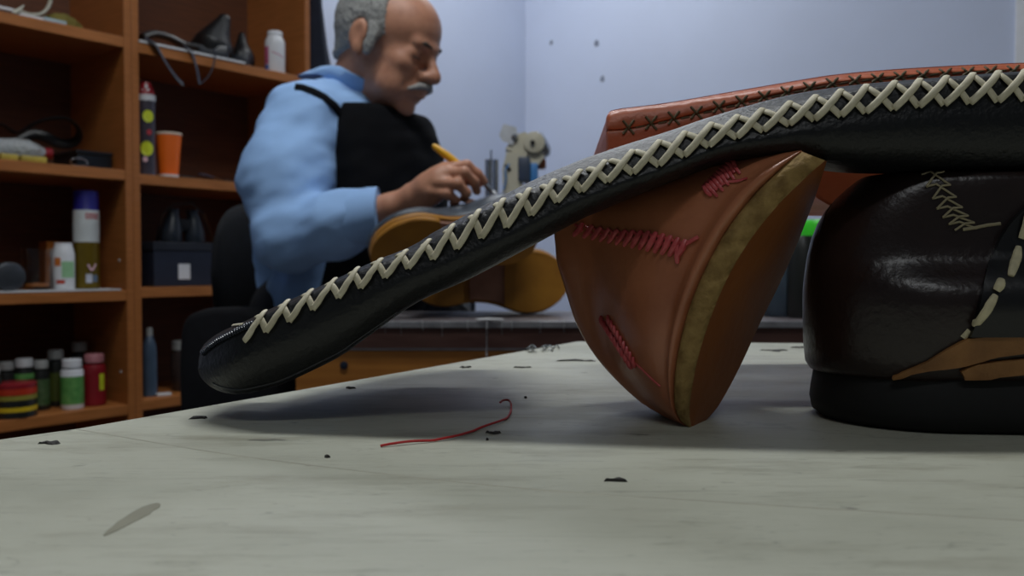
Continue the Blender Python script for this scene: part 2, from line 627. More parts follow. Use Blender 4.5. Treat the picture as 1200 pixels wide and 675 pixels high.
# ================================================================ near table
TZ = 0.75
tp = [Zp(676, 400, TZ), Zp(90, 502, TZ), Zp(0, 514.5, TZ)]
L = tp[2] + (tp[2] - tp[1]).normalized() * 0.35
fr = Zp(945, 402, TZ)
poly = [V((tp[0].x, tp[0].y, TZ)), tp[1], tp[2], L, V((L.x, -0.25, TZ)), V((0.95, -0.25, TZ)), V((0.95, fr.y - 0.01, TZ)), fr]
table = thing('work_table', 'pale beige worn work table in front, with shoes and a red thread on it', 'table', (0.2, 0.2, 0))
n = len(poly)
up = [p.copy() for p in poly]; dn = [p - V((0, 0, 0.028)) for p in poly]
fs = [tuple(range(n)), tuple(range(n, 2 * n))] + [(i, (i + 1) % n, n + (i + 1) % n, n + i) for i in range(n)]
top = part('tabletop', up + dn, fs, M_table, table, world=True, smooth=False)
bv = top.modifiers.new('b', 'BEVEL'); bv.width = 0.0012; bv.segments = 2; bv.limit_method = 'ANGLE'
M_tleg = mat('painted_leg', srgb(120, 122, 124), rough=0.5)
for (x, y) in ((-0.28, 0.0), (0.85, 0.0), (0.20, 0.62), (0.85, 0.62)):
    part('leg', *box(x - 0.022, x + 0.022, y - 0.022, y + 0.022, 0.0, 0.722, 0.003), M_tleg, table, world=True)
# raised second layer of board: its front edge is the faint seam across the top
M_seam = mat('seam_grime', srgb(160, 158, 143), rough=0.8)
seampx = [(90, 503), (250, 530), (420, 552), (620, 573), (900, 592), (1230, 612)]
sp = catmull([Zp(a, b, TZ) for a, b in seampx], 8)
part('board_seam', *tube([p + V((0, 0, 0.0000)) for p in sp], 0.0006, n=6, flat=0.4), M_seam, table, world=True)
# ================================================================ BLACK STRAP
TOP = [(232, 430), (235, 412), (245, 399), (262, 388), (290, 376), (345, 351), (400, 326), (440, 307), (484, 289), (505, 275), (530, 262), (584, 233), (640, 205), (710, 177), (780, 155), (836, 136), (920, 113), (990, 102), (1088, 93), (1200, 85), (1320, 82), (1420, 84)]
SA = [(232, 432), (235, 415), (245, 402), (262, 391), (290, 379), (347, 353), (378, 339), (431, 314), (467, 302), (500, 288), (520, 275), (568, 248), (620, 226), (640, 219), (717, 190), (780, 167), (850, 144), (939, 121), (1013, 105), (1088, 97), (1181, 88), (1320, 85), (1420, 87)]
SB = [(232, 434), (245, 420), (288, 398), (344, 373), (369, 360), (404, 344), (460, 320), (516, 299), (542, 287), (570, 275), (598, 263), (632, 246), (660, 232), (717, 210), (780, 190), (831, 170), (864, 160), (925, 145), (957, 139), (1020, 130), (1086, 123), (1153, 119), (1184, 117), (1320, 113), (1420, 114)]
BOT = [(232, 434), (235, 441), (245, 452), (262, 460), (285, 462), (320, 454), (341, 446), (398, 418), (422, 401), (488, 355), (552, 326), (620, 290), (700, 248), (800, 207), (860, 188), (920, 190), (975, 193), (1010, 197), (1060, 198), (1200, 202), (1320, 204), (1420, 206)]
WID = [(232, .0), (262, .02), (300, .05), (400, .12), (470, .17), (560, .20), (610, .17), (650, .09), (690, .05), (800, .045), (1500, .045)]
xs = [232, 233.5, 236, 240, 246, 254, 264, 276, 290, 306]
x = 324
while x <= 1420:
    xs.append(x); x += 14
rings = []
for x in xs:
    t, a, b, c = (sinterp(T, x) for T in (TOP, SA, SB, BOT))
    t = min(t, a); hgt = max(c - t, 2.0)
    y0 = 0.368 - 0.012 * max(0, min(1, (x - 230) / 500)) + 0.03 * max(0, (300 - x) / 68.0) ** 2 * 0.6
    th = min(1.0, hgt / 75.0)
    wid = 0.075 * th
    dome = (a - t)
    ctl = [P(x, a, y0 + 0.002), P(x, (a + b) / 2, y0 - 0.0006), P(x, b, y0 - 0.0015), P(x, b + (c - b) * 0.35, y0 - 0.003 * th), P(x, b + (c - b) * 0.75, y0 + 0.001),
           P(x, c, y0 + 0.012 * th)]
    pc = P(x, c, y0 + 0.012 * th); pt = P(x, t, y0 + 0.022 * th)
    z_lo = pc.z; z_hi = pt.z
    ww = sinterp(WID, x); fl = max(0.0, min(1.0, (ww - .05) / .06))
    if fl <= 0:
        ctl += [V((pc.x, y0 + 0.035 * th, z_lo + 0.0005)), V((pc.x, y0 + 0.062 * th, z_lo + 0.25 * (z_hi - z_lo))),
            V((pt.x, y0 + 0.066 * th, z_lo + 0.6 * (z_hi - z_lo))), V((pt.x, y0 + 0.048 * th, z_hi - 0.003 * th)), pt]
    else:
        yy = lambda f_: t + (c - t) * f_
        ctl += [P(x, yy(.88), y0 + 0.04), P(x, yy(.62), y0 + ww), P(x, yy(.50), y0 + ww + .004), P(x, yy(.30), y0 + 0.05), pt]
    ctl += [
            P(x, t + (a - t) * 0.35, y0 + 0.010 * th)]
    ctl = [q for q in ctl]
    # keep hidden points under the visible outline
    lim = (CAMZ - (t - 310 + 0.3) / 1000.0 * 0)
    rings.append(catmull(ctl, 4, closed=True))
strap = thing('leather_strap', 'long padded black leather strap laced with cream cord, its rounded end over the table edge', 'leather strap', (0.1, 0.38, TZ))
def grain(v, s=1.0): return v
body = part('strap_body', *loft(rings), M_blkleather, strap, world=True, ang=180)
bb = bvh_of(body)
M_lace = mat('cream_lace', srgb(196, 188, 160), rough=0.6, var=0.12, scale=150, bump=0.3, bscale=600, dist=0.0005, col2=srgb(222, 214, 188))
def lx(k):  # positions of the lace holes along the edge
    return k
holes = []
x = 286.0
while x < 1330:
    holes.append(x)
    x += 27.0 + 3.5 * min(1, max(0, (x - 300) / 500.0))
G = ([], [])
slant = 6.0
random.seed(3)
tops_ = [h + random.uniform(-1.6, 1.6) for h in holes]
bots_ = [h + random.uniform(-1.6, 1.6) for h in holes]
for i in range(len(holes) - 1):
    h0, h1 = holes[i], holes[i + 1]
    k = min(1, max(0, (h0 - 560) / 200.0))
    sl = 7 * (1 - k) + 3 * k
    t0, t1 = tops_[i], tops_[i + 1]
    b0, b1 = bots_[i], bots_[i + 1]
    yt = lambda q: sinterp(SA, q) - 1.5
    yb = lambda q: sinterp(SB, q) + 1.5
    # lower-left to upper-right (over)
    bow = 2.0
    def arc(p, q, bw, lift):
        m = 10
        pts = []
        for s in range(m + 1):
            u = s / m
            pts.append((p[0] + (q[0] - p[0]) * u, p[1] + (q[1] - p[1]) * u + bw * math.sin(math.pi * u)))
        return cord(bb, pts, 0.00150, flat=0.45, lift=lift, step=4.0, arch=0.0008)
    pt_ = t1 - t0
    ta = t0 + sl + pt_ * (1 - .30 * (1 - k)); tc_ = t0 + sl + pt_ * .34 * (1 - k)
    A = (b0 + sl * 0.2, yb(b0)); B = (ta, yt(ta))
    C = (tc_, yt(tc_)); Dd = (b1 + sl * 0.2, yb(b1))
    G = join(G, arc(C, Dd, -4.0 * (1 - k) - 1.0, 0.0005))
    G = join(G, arc(A, B, 0.8, 0.0013))
part('lacing', *G, M_lace, strap, world=True, ang=180)
# fine black stitched ridge round the toe end
G = ([], [])
q = [(238, 408), (246, 401), (256, 394), (268, 388), (282, 381), (296, 375)]
for i in range(26):
    u = i / 25
    px = interp([(j / 5, a[0]) for j, a in enumerate(q)], u); py = interp([(j / 5, a[1]) for j, a in enumerate(q)], u)
    G = join(G, cord(bb, [(px - 1.2, py + 3), (px + 1.4, py + 8)], 0.0006, flat=0.8, lift=0.0004, arch=0.0006, step=1.5, n=6))
M_blkthr = mat('black_waxed_thread', srgb(38, 42, 50), rough=0.25)
part('ridge_stitching', *G, M_blkthr, strap, world=True)
wl = cord(bb, [(px, interp(BOT, px) - 5) for px in range(250, 470, 8)], 0.0007, flat=0.6, lift=0.0001, step=5)
part('lower_welt', *wl, M_blkthr, strap, world=True)
# two knotted cord ends at the rounded end
part('cord_end', *cord(bb, [(265, 384), (276, 382), (286, 381)], 0.0008, lift=0.0006, step=2), M_lace, strap, world=True)

# ================================================================ TAN STRAP behind
M_tanl = mat('tan_leather', srgb(178, 88, 52), rough=0.36, col2=srgb(200, 106, 66), scale=40, bump=0.4, bscale=240, dist=0.001)
M_tan_edge = mat('dark_tan_edge', srgb(110, 50, 28), rough=0.5)
TT = [(711, 134), (718, 130), (740, 127), (780, 122), (850, 110), (920, 98), (985, 88), (1088, 80), (1200, 75), (1320, 74), (1440, 76)]
TSM = [(711, 152), (736, 150), (794, 138), (859, 122), (920, 109), (985, 97), (1088, 88), (1200, 83), (1440, 86)]
rings = []
xs = [711, 711.6, 713] + list(range(716, 1440, 12))
for x in xs:
    t = sinterp(TT, x); s_ = sinterp(TSM, x)
    yb_ = interp([(700, 204), (760, 192), (840, 174), (900, 172), (936, 176), (956, 232), (975, 243), (1500, 247)], x)
    Y = 0.455
    e = 1.0 if x > 712 else 0.93
    wav = 0.8 * math.sin(x * 0.09) + 0.6 * math.sin(x * 0.23)
    ctl = [P(x, t + 3 + 0.3 * wav, Y), P(x, s_ - 2, Y - 0.0025), P(x, s_ + 1, Y - 0.0010), P(x, s_ + 4, Y - 0.0025), P(x, min(190, (s_ + yb_) / 2 + 4), Y - 0.004), P(x, yb_ - 6, Y - 0.003), P(x, yb_, Y + 0.003)]
    pb = P(x, yb_, Y + 0.003); ptp = P(x, t, Y + 0.007)
    ctl += [V((pb.x + 0.004, Y + 0.040, pb.z + 0.001)), V((pb.x + 0.004, Y + 0.150, pb.z + 0.006)), V((pb.x + 0.004, Y + 0.156, (pb.z + ptp.z) / 2)), V((ptp.x + 0.003, Y + 0.142, ptp.z - 0.012)), V((ptp.x + 0.001, Y + 0.022, ptp.z - 0.0003 )), P(x, t, Y + 0.006)]
    cen = sum(ctl, V()) / len(ctl)
    if x < 712.5:
        k = 0.90 if x < 711.3 else 0.965
        ctl = [V((c.x, cen.y + (c.y - cen.y) * k, cen.z + (c.z - cen.z) * k)) for c in ctl]
    rings.append(catmull(ctl, 4, closed=True))
tstrap = thing('leather_strap', 'tan leather strap with a square end, lying behind the long black strap', 'leather strap', (0.2, 0.47, TZ))
tb = part('strap_body', *loft(rings), M_tanl, tstrap, world=True, ang=55)
tbv = bvh_of(tb)
M_olive = mat('olive_thread', srgb(96, 84, 54), rough=0.7)
G = ([], [])
x = 736
while x < 1300:
    yc = sinterp(TSM, x); hh = 8.5 - 3.5 * min(1, (x - 736) / 300.0)
    p_ = 26.0
    G = join(G, cord(tbv, [(x - 6, yc - hh), (x + 7, yc + hh * 0.9)], 0.0007, flat=0.7, lift=0.0003, step=2, n=6))
    G = join(G, cord(tbv, [(x + 7, yc - hh), (x - 6, yc + hh * 0.9)], 0.0007, flat=0.7, lift=0.0007, step=2, n=6))
    G = join(G, cord(tbv, [(x + 9, yc), (x + 19, yc - 2)], 0.0005, flat=0.7, lift=0.0003, step=2, n=6))
    x += 26.5
part('cross_stitching', *G, M_olive, tstrap, world=True)
G = ([], [])
M_tanlight = mat('tan_seam', srgb(120, 52, 28), rough=0.5)
part('seam_line', *cord(tbv, [(x, sinterp(TSM, x) + 1) for x in range(714, 1300, 10)], 0.0006, flat=0.5, lift=0.0, step=6, n=6), M_tanlight, tstrap, world=True)

# ================================================================ TAN SHOE standing on its toe
M_shoe = mat('tan_shoe_leather', srgb(164, 98, 66), rough=0.32, coat=.25, col2=srgb(192, 122, 86), scale=26, bump=0.25, bscale=260, dist=0.0008, detail=6)
M_outsole = mat('brown_outsole', srgb(132, 74, 34), rough=0.5, spec=.3, col2=srgb(156, 94, 48), scale=18, bump=0.15, bscale=160)
M_rand = mat('raw_tan_welt', srgb(120, 92, 46), rough=0.8, col2=srgb(168, 138, 82), scale=160, bump=0.9, bscale=300, dist=0.0015)
US = [0.0, 0.05, 0.12, 0.25, 0.40, 0.55, 0.70, 0.82, 0.91, 0.96, 1.0]
cS = [(811, 503), (808, 484), (810, 462), (818, 420), (833, 372), (853, 325), (880, 280), (912, 240), (938, 214), (953, 200), (967, 188)]
cR = [(808, 503), (796, 490), (791, 470), (794, 425), (806, 372), (826, 320), (855, 268), (888, 226), (913, 202), (926, 190), (940, 178)]
cF = [(815, 503), (828, 492), (843, 474), (867, 430), (890, 380), (911, 338), (930, 296), (946, 256), (957, 226), (963, 208), (969, 189)]
cL = [(805, 502), (782, 490), (750, 471), (706, 428), (678, 385), (662, 338), (651, 292), (660, 240), (740, 196), (838, 176), (938, 174)]
N_ = 46
rings = []; edge_near = []; ring_sole = []
def tabf(c, j): return [(u, p[j]) for u, p in zip(US, c)]
rows = [0.0, 0.008, 0.02, 0.04] + [0.07 + 0.91 * i / 40 for i in range(41)] + [0.99, 1.0]
for u in rows:
    S_, R_, F_, L_ = [(sinterp(tabf(c, 0), u), sinterp(tabf(c, 1), u)) for c in (cS, cR, cF, cL)]
    Yn = 0.368 - 0.020 * u
    blow = max(0.0, math.sin(math.pi * min(.5, max(0, u)))) ** 0.7
    if u > .90: blow = 1 - .75 * ((u - .90) / .10) ** 1.5
    Rp = P(R_[0], R_[1], Yn)
    mids = []
    for t, dy in ((0.16, -0.004), (0.36, -0.007), (0.58, -0.003), (0.80, 0.012)):
        mx = R_[0] + (L_[0] - R_[0]) * t; my = R_[1] + (L_[1] - R_[1]) * t
        # bend the row downward so that it wraps like a toe cap
        dx, dyy = L_[0] - R_[0], L_[1] - R_[1]
        ln = math.hypot(dx, dyy) + 1e-6
        off = -0.10 * ln * math.sin(math.pi * t) * max(0, 1 - u) * 0
        mids.append(P(mx - dyy / ln * off, my + dx / ln * off, Yn + dy * blow + (0.035 + .028 * u) * t * blow))
    Lp = P(L_[0], L_[1], Yn + (0.055 + .02 * u) * blow)
    Fp = P(F_[0], F_[1], Yn + 0.050 * blow + 0.002)
    b1 = P(L_[0] + (F_[0] - L_[0]) * 0.15, L_[1] + (F_[1] - L_[1]) * 0.15 + 2, Yn + 0.085 * blow)
    b2 = P(L_[0] + (F_[0] - L_[0]) * 0.55, L_[1] + (F_[1] - L_[1]) * 0.55 + 2, Yn + 0.095 * blow)
    b3 = P(F_[0] - 7 * blow, F_[1] + 1, Yn + 0.062 * blow)
    rings.append(catmull([Rp] + mids + [Lp, b1, b2, b3], 5, closed=True))
    Sp = P(S_[0], S_[1], Yn - 0.0045 * min(1, blow * 1.5))
    Rp2 = P(R_[0], R_[1], Yn - 0.003 * min(1, blow * 1.5))
    Rin = P(R_[0] - 1.0, R_[1], Yn + 0.004 * blow)
    q1 = P(S_[0] * 0.55 + F_[0] * 0.45, S_[1] * 0.55 + F_[1] * 0.45, Yn + 0.016 * blow)
    edge_near.append((Rp2, Sp))
    bk = P(F_[0] - 9 * blow, F_[1] + 1, Yn + 0.050 * blow + 0.004)
    ring_sole.append((Rp2, Sp, q1, Fp, bk, Rin))
tshoe = thing('leather_shoe', 'tan leather shoe with red stitching standing on its toe, pale-edged sole to the right', 'shoe', (Zp(815, 503, TZ)))
up_ = part('upper', *loft(rings), M_shoe, tshoe, world=True, ang=180)
# sole: outsole slab with the raw welt strip along its near edge
rs = []
for (R2, S2, q1, Fp, bk, Ri) in ring_sole:
    c = catmull([S2, q1, Fp], 6)
    rs.append(list(c) + [bk, Ri])
part('outsole', *loft(rs), M_outsole, tshoe, world=True, ang=50)
rs = []
for i, (R2, S2, q1, Fp, bk, Ri) in enumerate(ring_sole):
    m_ = (R2 + S2) / 2; d_ = (m_ - CAM).normalized()
    j = 0.0006 * math.sin(i * 2.3) + 0.0005 * math.sin(i * 5.1)
    w_ = (S2 - R2)
    rs.append([R2 - w_ * 0.06 + d_ * 0.002, R2 + w_ * 0.05 - d_ * (0.0010 + j), R2 + w_ * 0.35 - d_ * 0.0022, R2 + w_ * 0.7 - d_ * (0.0020 - j), S2 - d_ * 0.0006, S2 + d_ * 0.003, m_ + d_ * 0.004])
part('welt', *loft(rs), M_rand, tshoe, world=True, ang=60)
ub = bvh_of(up_)
M_red = mat('red_waxed_thread', srgb(186, 66, 70), rough=0.38, col2=srgb(216, 104, 104), scale=300)
G = ([], [])
random.seed(11)
for i in range(14):      # middle row of slanted stitches
    u = i / 13.0
    x = 676 + (796 - 676) * u ** 0.9
    yt = 262 + 18 * u + 2 * math.sin(u * 7); yb2 = 276 + 26 * u
    G = join(G, cord(ub, [(x + 8, yt), (x + 4, (yt + yb2) / 2 + 1), (x - 3, yb2)], 0.00145, flat=0.85, lift=0.0008, arch=0.0008, step=2, taper=True))
    G = join(G, cord(ub, [(x - 2, yt + 1), (x + 4, yt + 5), (x + 7, (yt + yb2) / 2 + 2)], 0.0008, flat=0.7, lift=0.0002, arch=0.0004, step=2, taper=True))
G = join(G, cord(ub, [(793, 282), (795, 295), (794, 309)], 0.0013, flat=0.8, lift=0.0005, arch=0.001, step=2, taper=True))
G = join(G, cord(ub, [(785, 297), (797, 292), (810, 283), (819, 278)], 0.0009, flat=0.8, lift=0.001, step=2))
part('stitching', *G, M_red, tshoe, world=True)
G = ([], [])
for i in range(9):      # lower diagonal row
    u = i / 8.0
    x = 704 + 34 * u; y = 376 + 48 * u; w2 = 9 * (1 - 0.5 * u)
    G = join(G, cord(ub, [(x + w2 * 0.2, y - 5), (x + w2 * 0.9, y + 7)], 0.0014, flat=0.9, lift=0.0008, arch=0.0009, step=1.5, taper=True))
    G = join(G, cord(ub, [(x + w2, y - 6), (x + w2 * 1.5, y + 6)], 0.0013, flat=0.8, lift=0.0004, arch=0.0007, step=1.5, taper=True))
G = join(G, cord(ub, [(738, 420), (752, 432), (764, 444), (774, 453)], 0.0006, lift=0.0003, step=3))
part('stitching', *G, M_red, tshoe, world=True)
G = ([], [])
for i in range(10):      # upper group
    u = i / 9.0
    x = 824 + 30 * u; y = 218 - 30 * u
    G = join(G, cord(ub, [(x, y), (x + 6, y + 4 + 5 * (1 - u)), (x + 10, y + 12)], 0.0010, flat=0.8, lift=0.0004, arch=0.0008, step=1.5, taper=True))
    if i % 2 == 0:
        G = join(G, cord(ub, [(x + 8, y + 2), (x + 17, y + 13)], 0.0008, flat=0.8, lift=0.0004, arch=0.0006, step=1.5, taper=True))
G = join(G, cord(ub, [(838, 222), (852, 214), (864, 213), (876, 210)], 0.0007, lift=0.0006, step=2))
part('stitching', *G, M_red, tshoe, world=True)

# ================================================================ DARK SHOE (heel towards us, toe out to the right)
M_dark = mat('dark_brown_leather', srgb(30, 21, 20), rough=0.30, col2=srgb(42, 30, 28), scale=30, bump=0.35, bscale=330, dist=0.0008)
M_dark2 = mat('black_shoe_leather', srgb(20, 20, 22), rough=0.35, bump=0.25, bscale=300, dist=0.0008)
M_rubber = mat('black_rubber', srgb(13, 13, 14), rough=0.75)
def stadium(xl, xr, yc, hw, z, n=18, round_=1.0):
    pts = []
    for k in range(n + 1):
        a = math.pi / 2 + math.pi * k / n
        pts.append(V((xl + hw * round_ * 1.1 + math.cos(a) * hw * 1.1 * round_, yc + hw * math.sin(a), z)))
    for k in range(1, 8):
        t = k / 8
        pts.append(V((pts[n].x + (xr - hw - pts[n].x) * t, yc - hw * (1 + 0.10 * math.sin(math.pi * t)), z)))
    for k in range(n + 1):
        a = -math.pi / 2 + math.pi * k / n
        pts.append(V((xr - hw + math.cos(a) * hw, yc + hw * math.sin(a), z)))
    for k in range(1, 8):
        t = k / 8
        x1 = xl + hw * round_ * 1.1
        pts.append(V((xr - hw + (x1 - xr + hw) * t, yc + hw, z)))
    return pts
YC = 0.392
prof = [  # image height at the near side, left outline, half width, reach to the right
    (448, 955, .042, .395), (440, 950, .044, .400), (420, 948, .0455, .400), (390, 947, .0465, .398), (362, 947, .0485, .39), (346, 947, .0475, .38), (334, 947.5, .0450, .365), (322, 948, .0405, .35),
    (311, 948.5, .0350, .335), (298, 950, .0320, .315), (278, 954, .0308, .305), (258, 961, .0305, .29), (240, 971, .0302, .28), (225, 983, .0302, .275), (212, 996, .0300, .27), (203, 1007, .0285, .265), (200, 1013, .025, .26)]
rings = []
for (py, pxl, hw, xr) in prof:
    z = P(1080, py, YC - hw).z
    xl = (pxl - 600) / 1000.0 * (YC - 0.0)
    rings.append(stadium(xl, xr, YC, hw, z))
dshoe = thing('leather_shoe', 'dark brown leather shoe with zigzag cream stitching, partly out of the frame', 'shoe', (0.2, YC, TZ))
dub = part('upper', *loft(rings), M_dark, dshoe, world=True, ang=180)
zt = rings[0][0].z
rings = []
for (z, dx, dh) in ((TZ + 0.0002, .004, -.003), (TZ + 0.003, 0.0005, 0.0), (TZ + 0.008, -.0005, .001), (TZ + 0.013, 0, .0005), (zt - 0.001, 0.0012, -.0006), (zt + 0.0015, 0.003, -0.002)):
    rings.append(stadium((957 - 600) / 1000.0 * YC + dx, .402, YC, .0445 + dh, z))
dsole = part('sole', *loft(rings), M_rubber, dshoe, world=True, ang=50)
db = bvh_of(dub)
# zigzag seam
G = ([], [])
zc = [(1093, 203, 13), (1099, 217, 14), (1106, 231, 14), (1112, 243, 15), (1119, 253, 15), (1126, 261, 15), (1131, 268, 13)]
for (x0, y0, w0), (x1, y1, w1) in zip(zc, zc[1:]):
    G = join(G, cord(db, [(x0 - w0, y0 + 2), (x0 - 2, y0 - 1), (x1 + w1, y1)], 0.00048, flat=0.7, lift=0.0004, step=2.5, n=6))
    G = join(G, cord(db, [(x0 + w0, y0), (x0 + 4, y0 + 1), (x1 - w1, y1 + 2)], 0.00048, flat=0.7, lift=0.0009, step=2.5, n=6))
G = join(G, cord(db, [(1128, 269), (1142, 267), (1156, 264), (1172, 262)], 0.0007, lift=0.0004, step=2))
part('zigzag_stitching', *G, mat('dull_cream_thread', srgb(150, 140, 112), rough=0.7), dshoe, world=True)
# black side panel with running stitches
edge = [(1212, 232), (1196, 246), (1180, 262), (1168, 282), (1158, 308), (1149, 340), (1143, 368), (1134, 394)]
far = [(1290, 232), (1290, 246), (1290, 262), (1290, 282), (1290, 308), (1290, 340), (1290, 368), (1290, 394)]
pn = part('side_panel', *patch(db, edge, far, 26, 16, 0.0008, 0.0022), M_dark2, dshoe, world=True, ang=50)
pb = bvh_of(pn)
M_cream = mat('cream_cord', srgb(206, 196, 160), rough=0.6, var=0.15, scale=200)
G = ([], [])
for a, b in (((1193, 289), (1184, 324)), ((1173, 328), (1167, 341)), ((1166, 346), (1142, 381)), ((1204, 250), (1196, 280))):
    m_ = ((a[0] + b[0]) / 2 + 1, (a[1] + b[1]) / 2)
    G = join(G, cord(pb, [a, m_, b], 0.0019, flat=0.55, lift=0.0005, arch=0.0008, step=2.5, taper=True))
G = join(G, cord(db, [(1136, 387), (1128, 396)], 0.0013, flat=0.5, lift=0.0004, step=2))
part('running_stitching', *G, M_cream, dshoe, world=True)
# pale tan welt, in two layers parted by a dark crack
M_wood = mat('tan_midsole', srgb(124, 84, 44), rough=0.6, col2=srgb(160, 112, 62), scale=60, bump=0.4, bscale=200)
part('midsole_layer', *patch(db, [(1046, 440), (1084, 424), (1110, 408), (1132, 396), (1170, 393), (1210, 388), (1290, 384)], [(1048, 442), (1090, 433), (1112, 431), (1128, 428), (1165, 418), (1210, 412), (1290, 408)], 24, 4, 0.0, 0.0022), M_wood, dshoe, world=True, ang=50)
part('midsole_layer', *patch(db, [(1124, 434), (1140, 426), (1170, 422), (1210, 419), (1290, 414)], [(1128, 441), (1142, 441), (1170, 440), (1210, 436), (1290, 432)], 16, 4, 0.0, 0.0026), M_wood, dshoe, world=True, ang=50)
# collar seam lines
G = cord(db, [(1010, 196), (985, 222), (968, 250), (960, 275)], 0.0005, flat=0.5, lift=0.0001, step=4)
part('heel_seam', *G, M_dark2, dshoe, world=True)

# ================================================================ things lying on the near table
M_redt = mat('red_thread', srgb(190, 40, 40), rough=0.6)
rt = [(446, 522.5), (480, 519), (510, 516), (536, 512), (560, 503), (585, 495), (596, 488), (599, 480), (597, 474), (589, 474), (586, 476)]
pts = catmull([Zp(a, b, TZ + 0.0006) for a, b in rt], 5)
for i, p in enumerate(pts): p.z += 0.0006 * abs(math.sin(i * 0.33)) + (0.0015 if i > 36 else 0)
o = part('red_thread', *tube(pts, 0.00052, n=6), M_redt); tag(o, 'loose curved piece of red thread lying on the beige table', 'thread')
M_scrap = mat('dark_scrap', srgb(52, 50, 48), rough=0.8)
def scrap(px, py, w_, d_, lab, m=M_scrap, ht=0.0008):
    c = Zp(px, py, TZ); n = 13; s = c.y
    o1, o2 = [], []
    for k in range(n):
        a = 2 * math.pi * k / n; r = 0.35 + 0.65 * random.random()
        x_ = c.x + math.cos(a) * w_ / 2000.0 * s * r; y_ = c.y + (math.sin(a) * .8 + .5 * math.sin(2.3 * a + w_)) * d_ * s * s / (2000.0 * 0.07) * r * .8
        o1.append(V((x_, y_, TZ))); o2.append(V((c.x + (x_ - c.x) * 0.8, c.y + (y_ - c.y) * 0.8, TZ + ht * (0.5 + random.random()))))
    o = part('leather_scrap', *loft([o1, o2]), m, smooth=False)
    tag(o, lab, 'scrap', 'dark scraps on the near table')
random.seed(5)
for (px, py, w_, d_, lab) in (
    (57, 520, 36, 4, 'dark flake on the front table below the bookcase, leftmost scrap'),
    (235, 490.5, 28, 4, 'dark flake on the table just under the black strap tip'),
    (410, 455, 18, 2.5, 'thin dark flake near the table edge, below the strap'),
    (545, 431, 20, 2, 'thin dark flake near the table edge, midway to the tan shoe'),
    (578, 508, 26, 3, 'small dark flake just below the bend of the red thread'),
    (722, 564, 36, 4, 'dark flake on the lit table in front of the tan shoe'),
    (616, 466.5, 5, 1.6, 'tiny dark speck on the table right of the red thread'),
    (571, 516, 4, 2, 'tiny dark speck on the table below the red thread'),
    (383, 536, 12, 2.5, 'small dark speck on the lit table left of the red thread'),
    (672, 423, 60, 2.2, 'long dark sliver on the table left of the tan shoe'),
    (612, 431, 26, 1.6, 'thin dark sliver near the table edge in the strap shadow'),
    (908, 411, 44, 3.0, 'ragged dark scrap on the table between the two shoes'),
    (935, 407.5, 24, 2.0, 'smaller dark scrap on the table close to the dark shoe')):
    scrap(px, py, w_, d_, lab)
# curled thread ends by the far edge of the table
M_fluff = mat('grey_thread', srgb(120, 126, 128), rough=0.8)
G = ([], [])
for k in range(5):
    pp = [Zp(622 + k * 7 + random.uniform(-6, 6), 405.5 + random.uniform(-1.5, 3), TZ + 0.001 + random.random() * 0.004) for _ in range(5)]
    G = join(G, tube(catmull(pp, 5), 0.0005, n=5))
o = part('thread_tuft', *G, M_fluff); tag(o, 'tuft of tangled grey thread ends at the far edge of the near table', 'thread')
M_smear = mat('grey_smear', srgb(136, 134, 118), rough=0.9)
a_, b_ = Zp(122, 628, TZ), Zp(184, 590, TZ)
o1, o2 = [], []
for k in range(24):
    t = 2 * math.pi * k / 24
    c_ = a_.lerp(b_, .5 + .5 * math.cos(t)); w_ = .0032 * (1 + .4 * random.random()) * math.sin(t) * (.4 + .6 * (.5 + .5 * math.cos(t)))
    o1.append(V((c_.x + w_, c_.y, TZ + .00002))); o2.append(V((c_.x + w_ * .9, c_.y, TZ + .00022)))
o = part('glue_smear', *loft([o1, o2]), M_smear, smooth=False); tag(o, 'slanting grey smear on the lit table at the lower left corner', 'stain')
# ================================================================ two bookcases side by side
def shz(py, px=150, Y=2.1): return P(px, py, Y).z
def bookcase(off, tops, lab, width=0.54, depth=0.29):
    t = thing('bookcase', lab, 'bookcase', S0 + D3 * off, ang)
    H = 2.0; th = 0.018
    x0, x1 = 0.0005, width - 0.0005
    part('side_panel', *box(x0, x0 + th, 0, depth, 0, H, 0.001), M_shelf, t, smooth=False)
    part('side_panel', *box(x1 - th, x1, 0, depth, 0, H, 0.001), M_shelf, t, smooth=False)
    part('back_panel', *box(x0 + th, x1 - th, depth - 0.006, depth - 0.001, 0.04, H - 0.02), M_back, t, smooth=False)
    part('top_panel', *box(x0 + th, x1 - th, 0, depth - 0.006, H - 0.02, H, 0.001), M_shelfx, t, smooth=False)
    for z in tops:
        part('shelf', *box(x0 + th, x1 - th, 0.001, depth - 0.006, z - 0.025, z, 0.001), M_shelfx, t, smooth=False)
    part('shelf', *box(x0 + th, x1 - th, 0.001, depth - 0.006, 0.06, 0.085, 0.001), M_shelfx, t, smooth=False)
    part('plinth', *box(x0 + th, x1 - th, 0.02, 0.038, 0.0, 0.06), M_shelfx, t, smooth=False)
    return t
ZA = [shz(45), shz(200), shz(340), shz(473)]
ZB = [shz(50, 168, 2.12), shz(204, 168, 2.12), shz(337, 168, 2.12), shz(469, 168, 2.12)]
bA = bookcase(-0.54, ZA, 'open cherry wood bookcase at the far left, holding the spray can and rows of bottles')
bB = bookcase(0.0, ZB, 'open cherry wood bookcase behind the seated man, holding the orange cup and black shoes')
M_pin = mat('shelf_pin', srgb(200, 200, 200), rough=0.4)
for k, (py, zz) in enumerate(((436, 0), (305, 0))):
    part('pin_hole', *xf(lathe([(0.001, 0), (0.0035, 0), (0.0035, 0.0015), (0.001, 0.0022)], 12), Matrix.Translation((0.54 - 0.0185, 0.035, shz(py))) @ Matrix.Rotation(-math.pi / 2, 4, 'Y')), M_pin, bA)
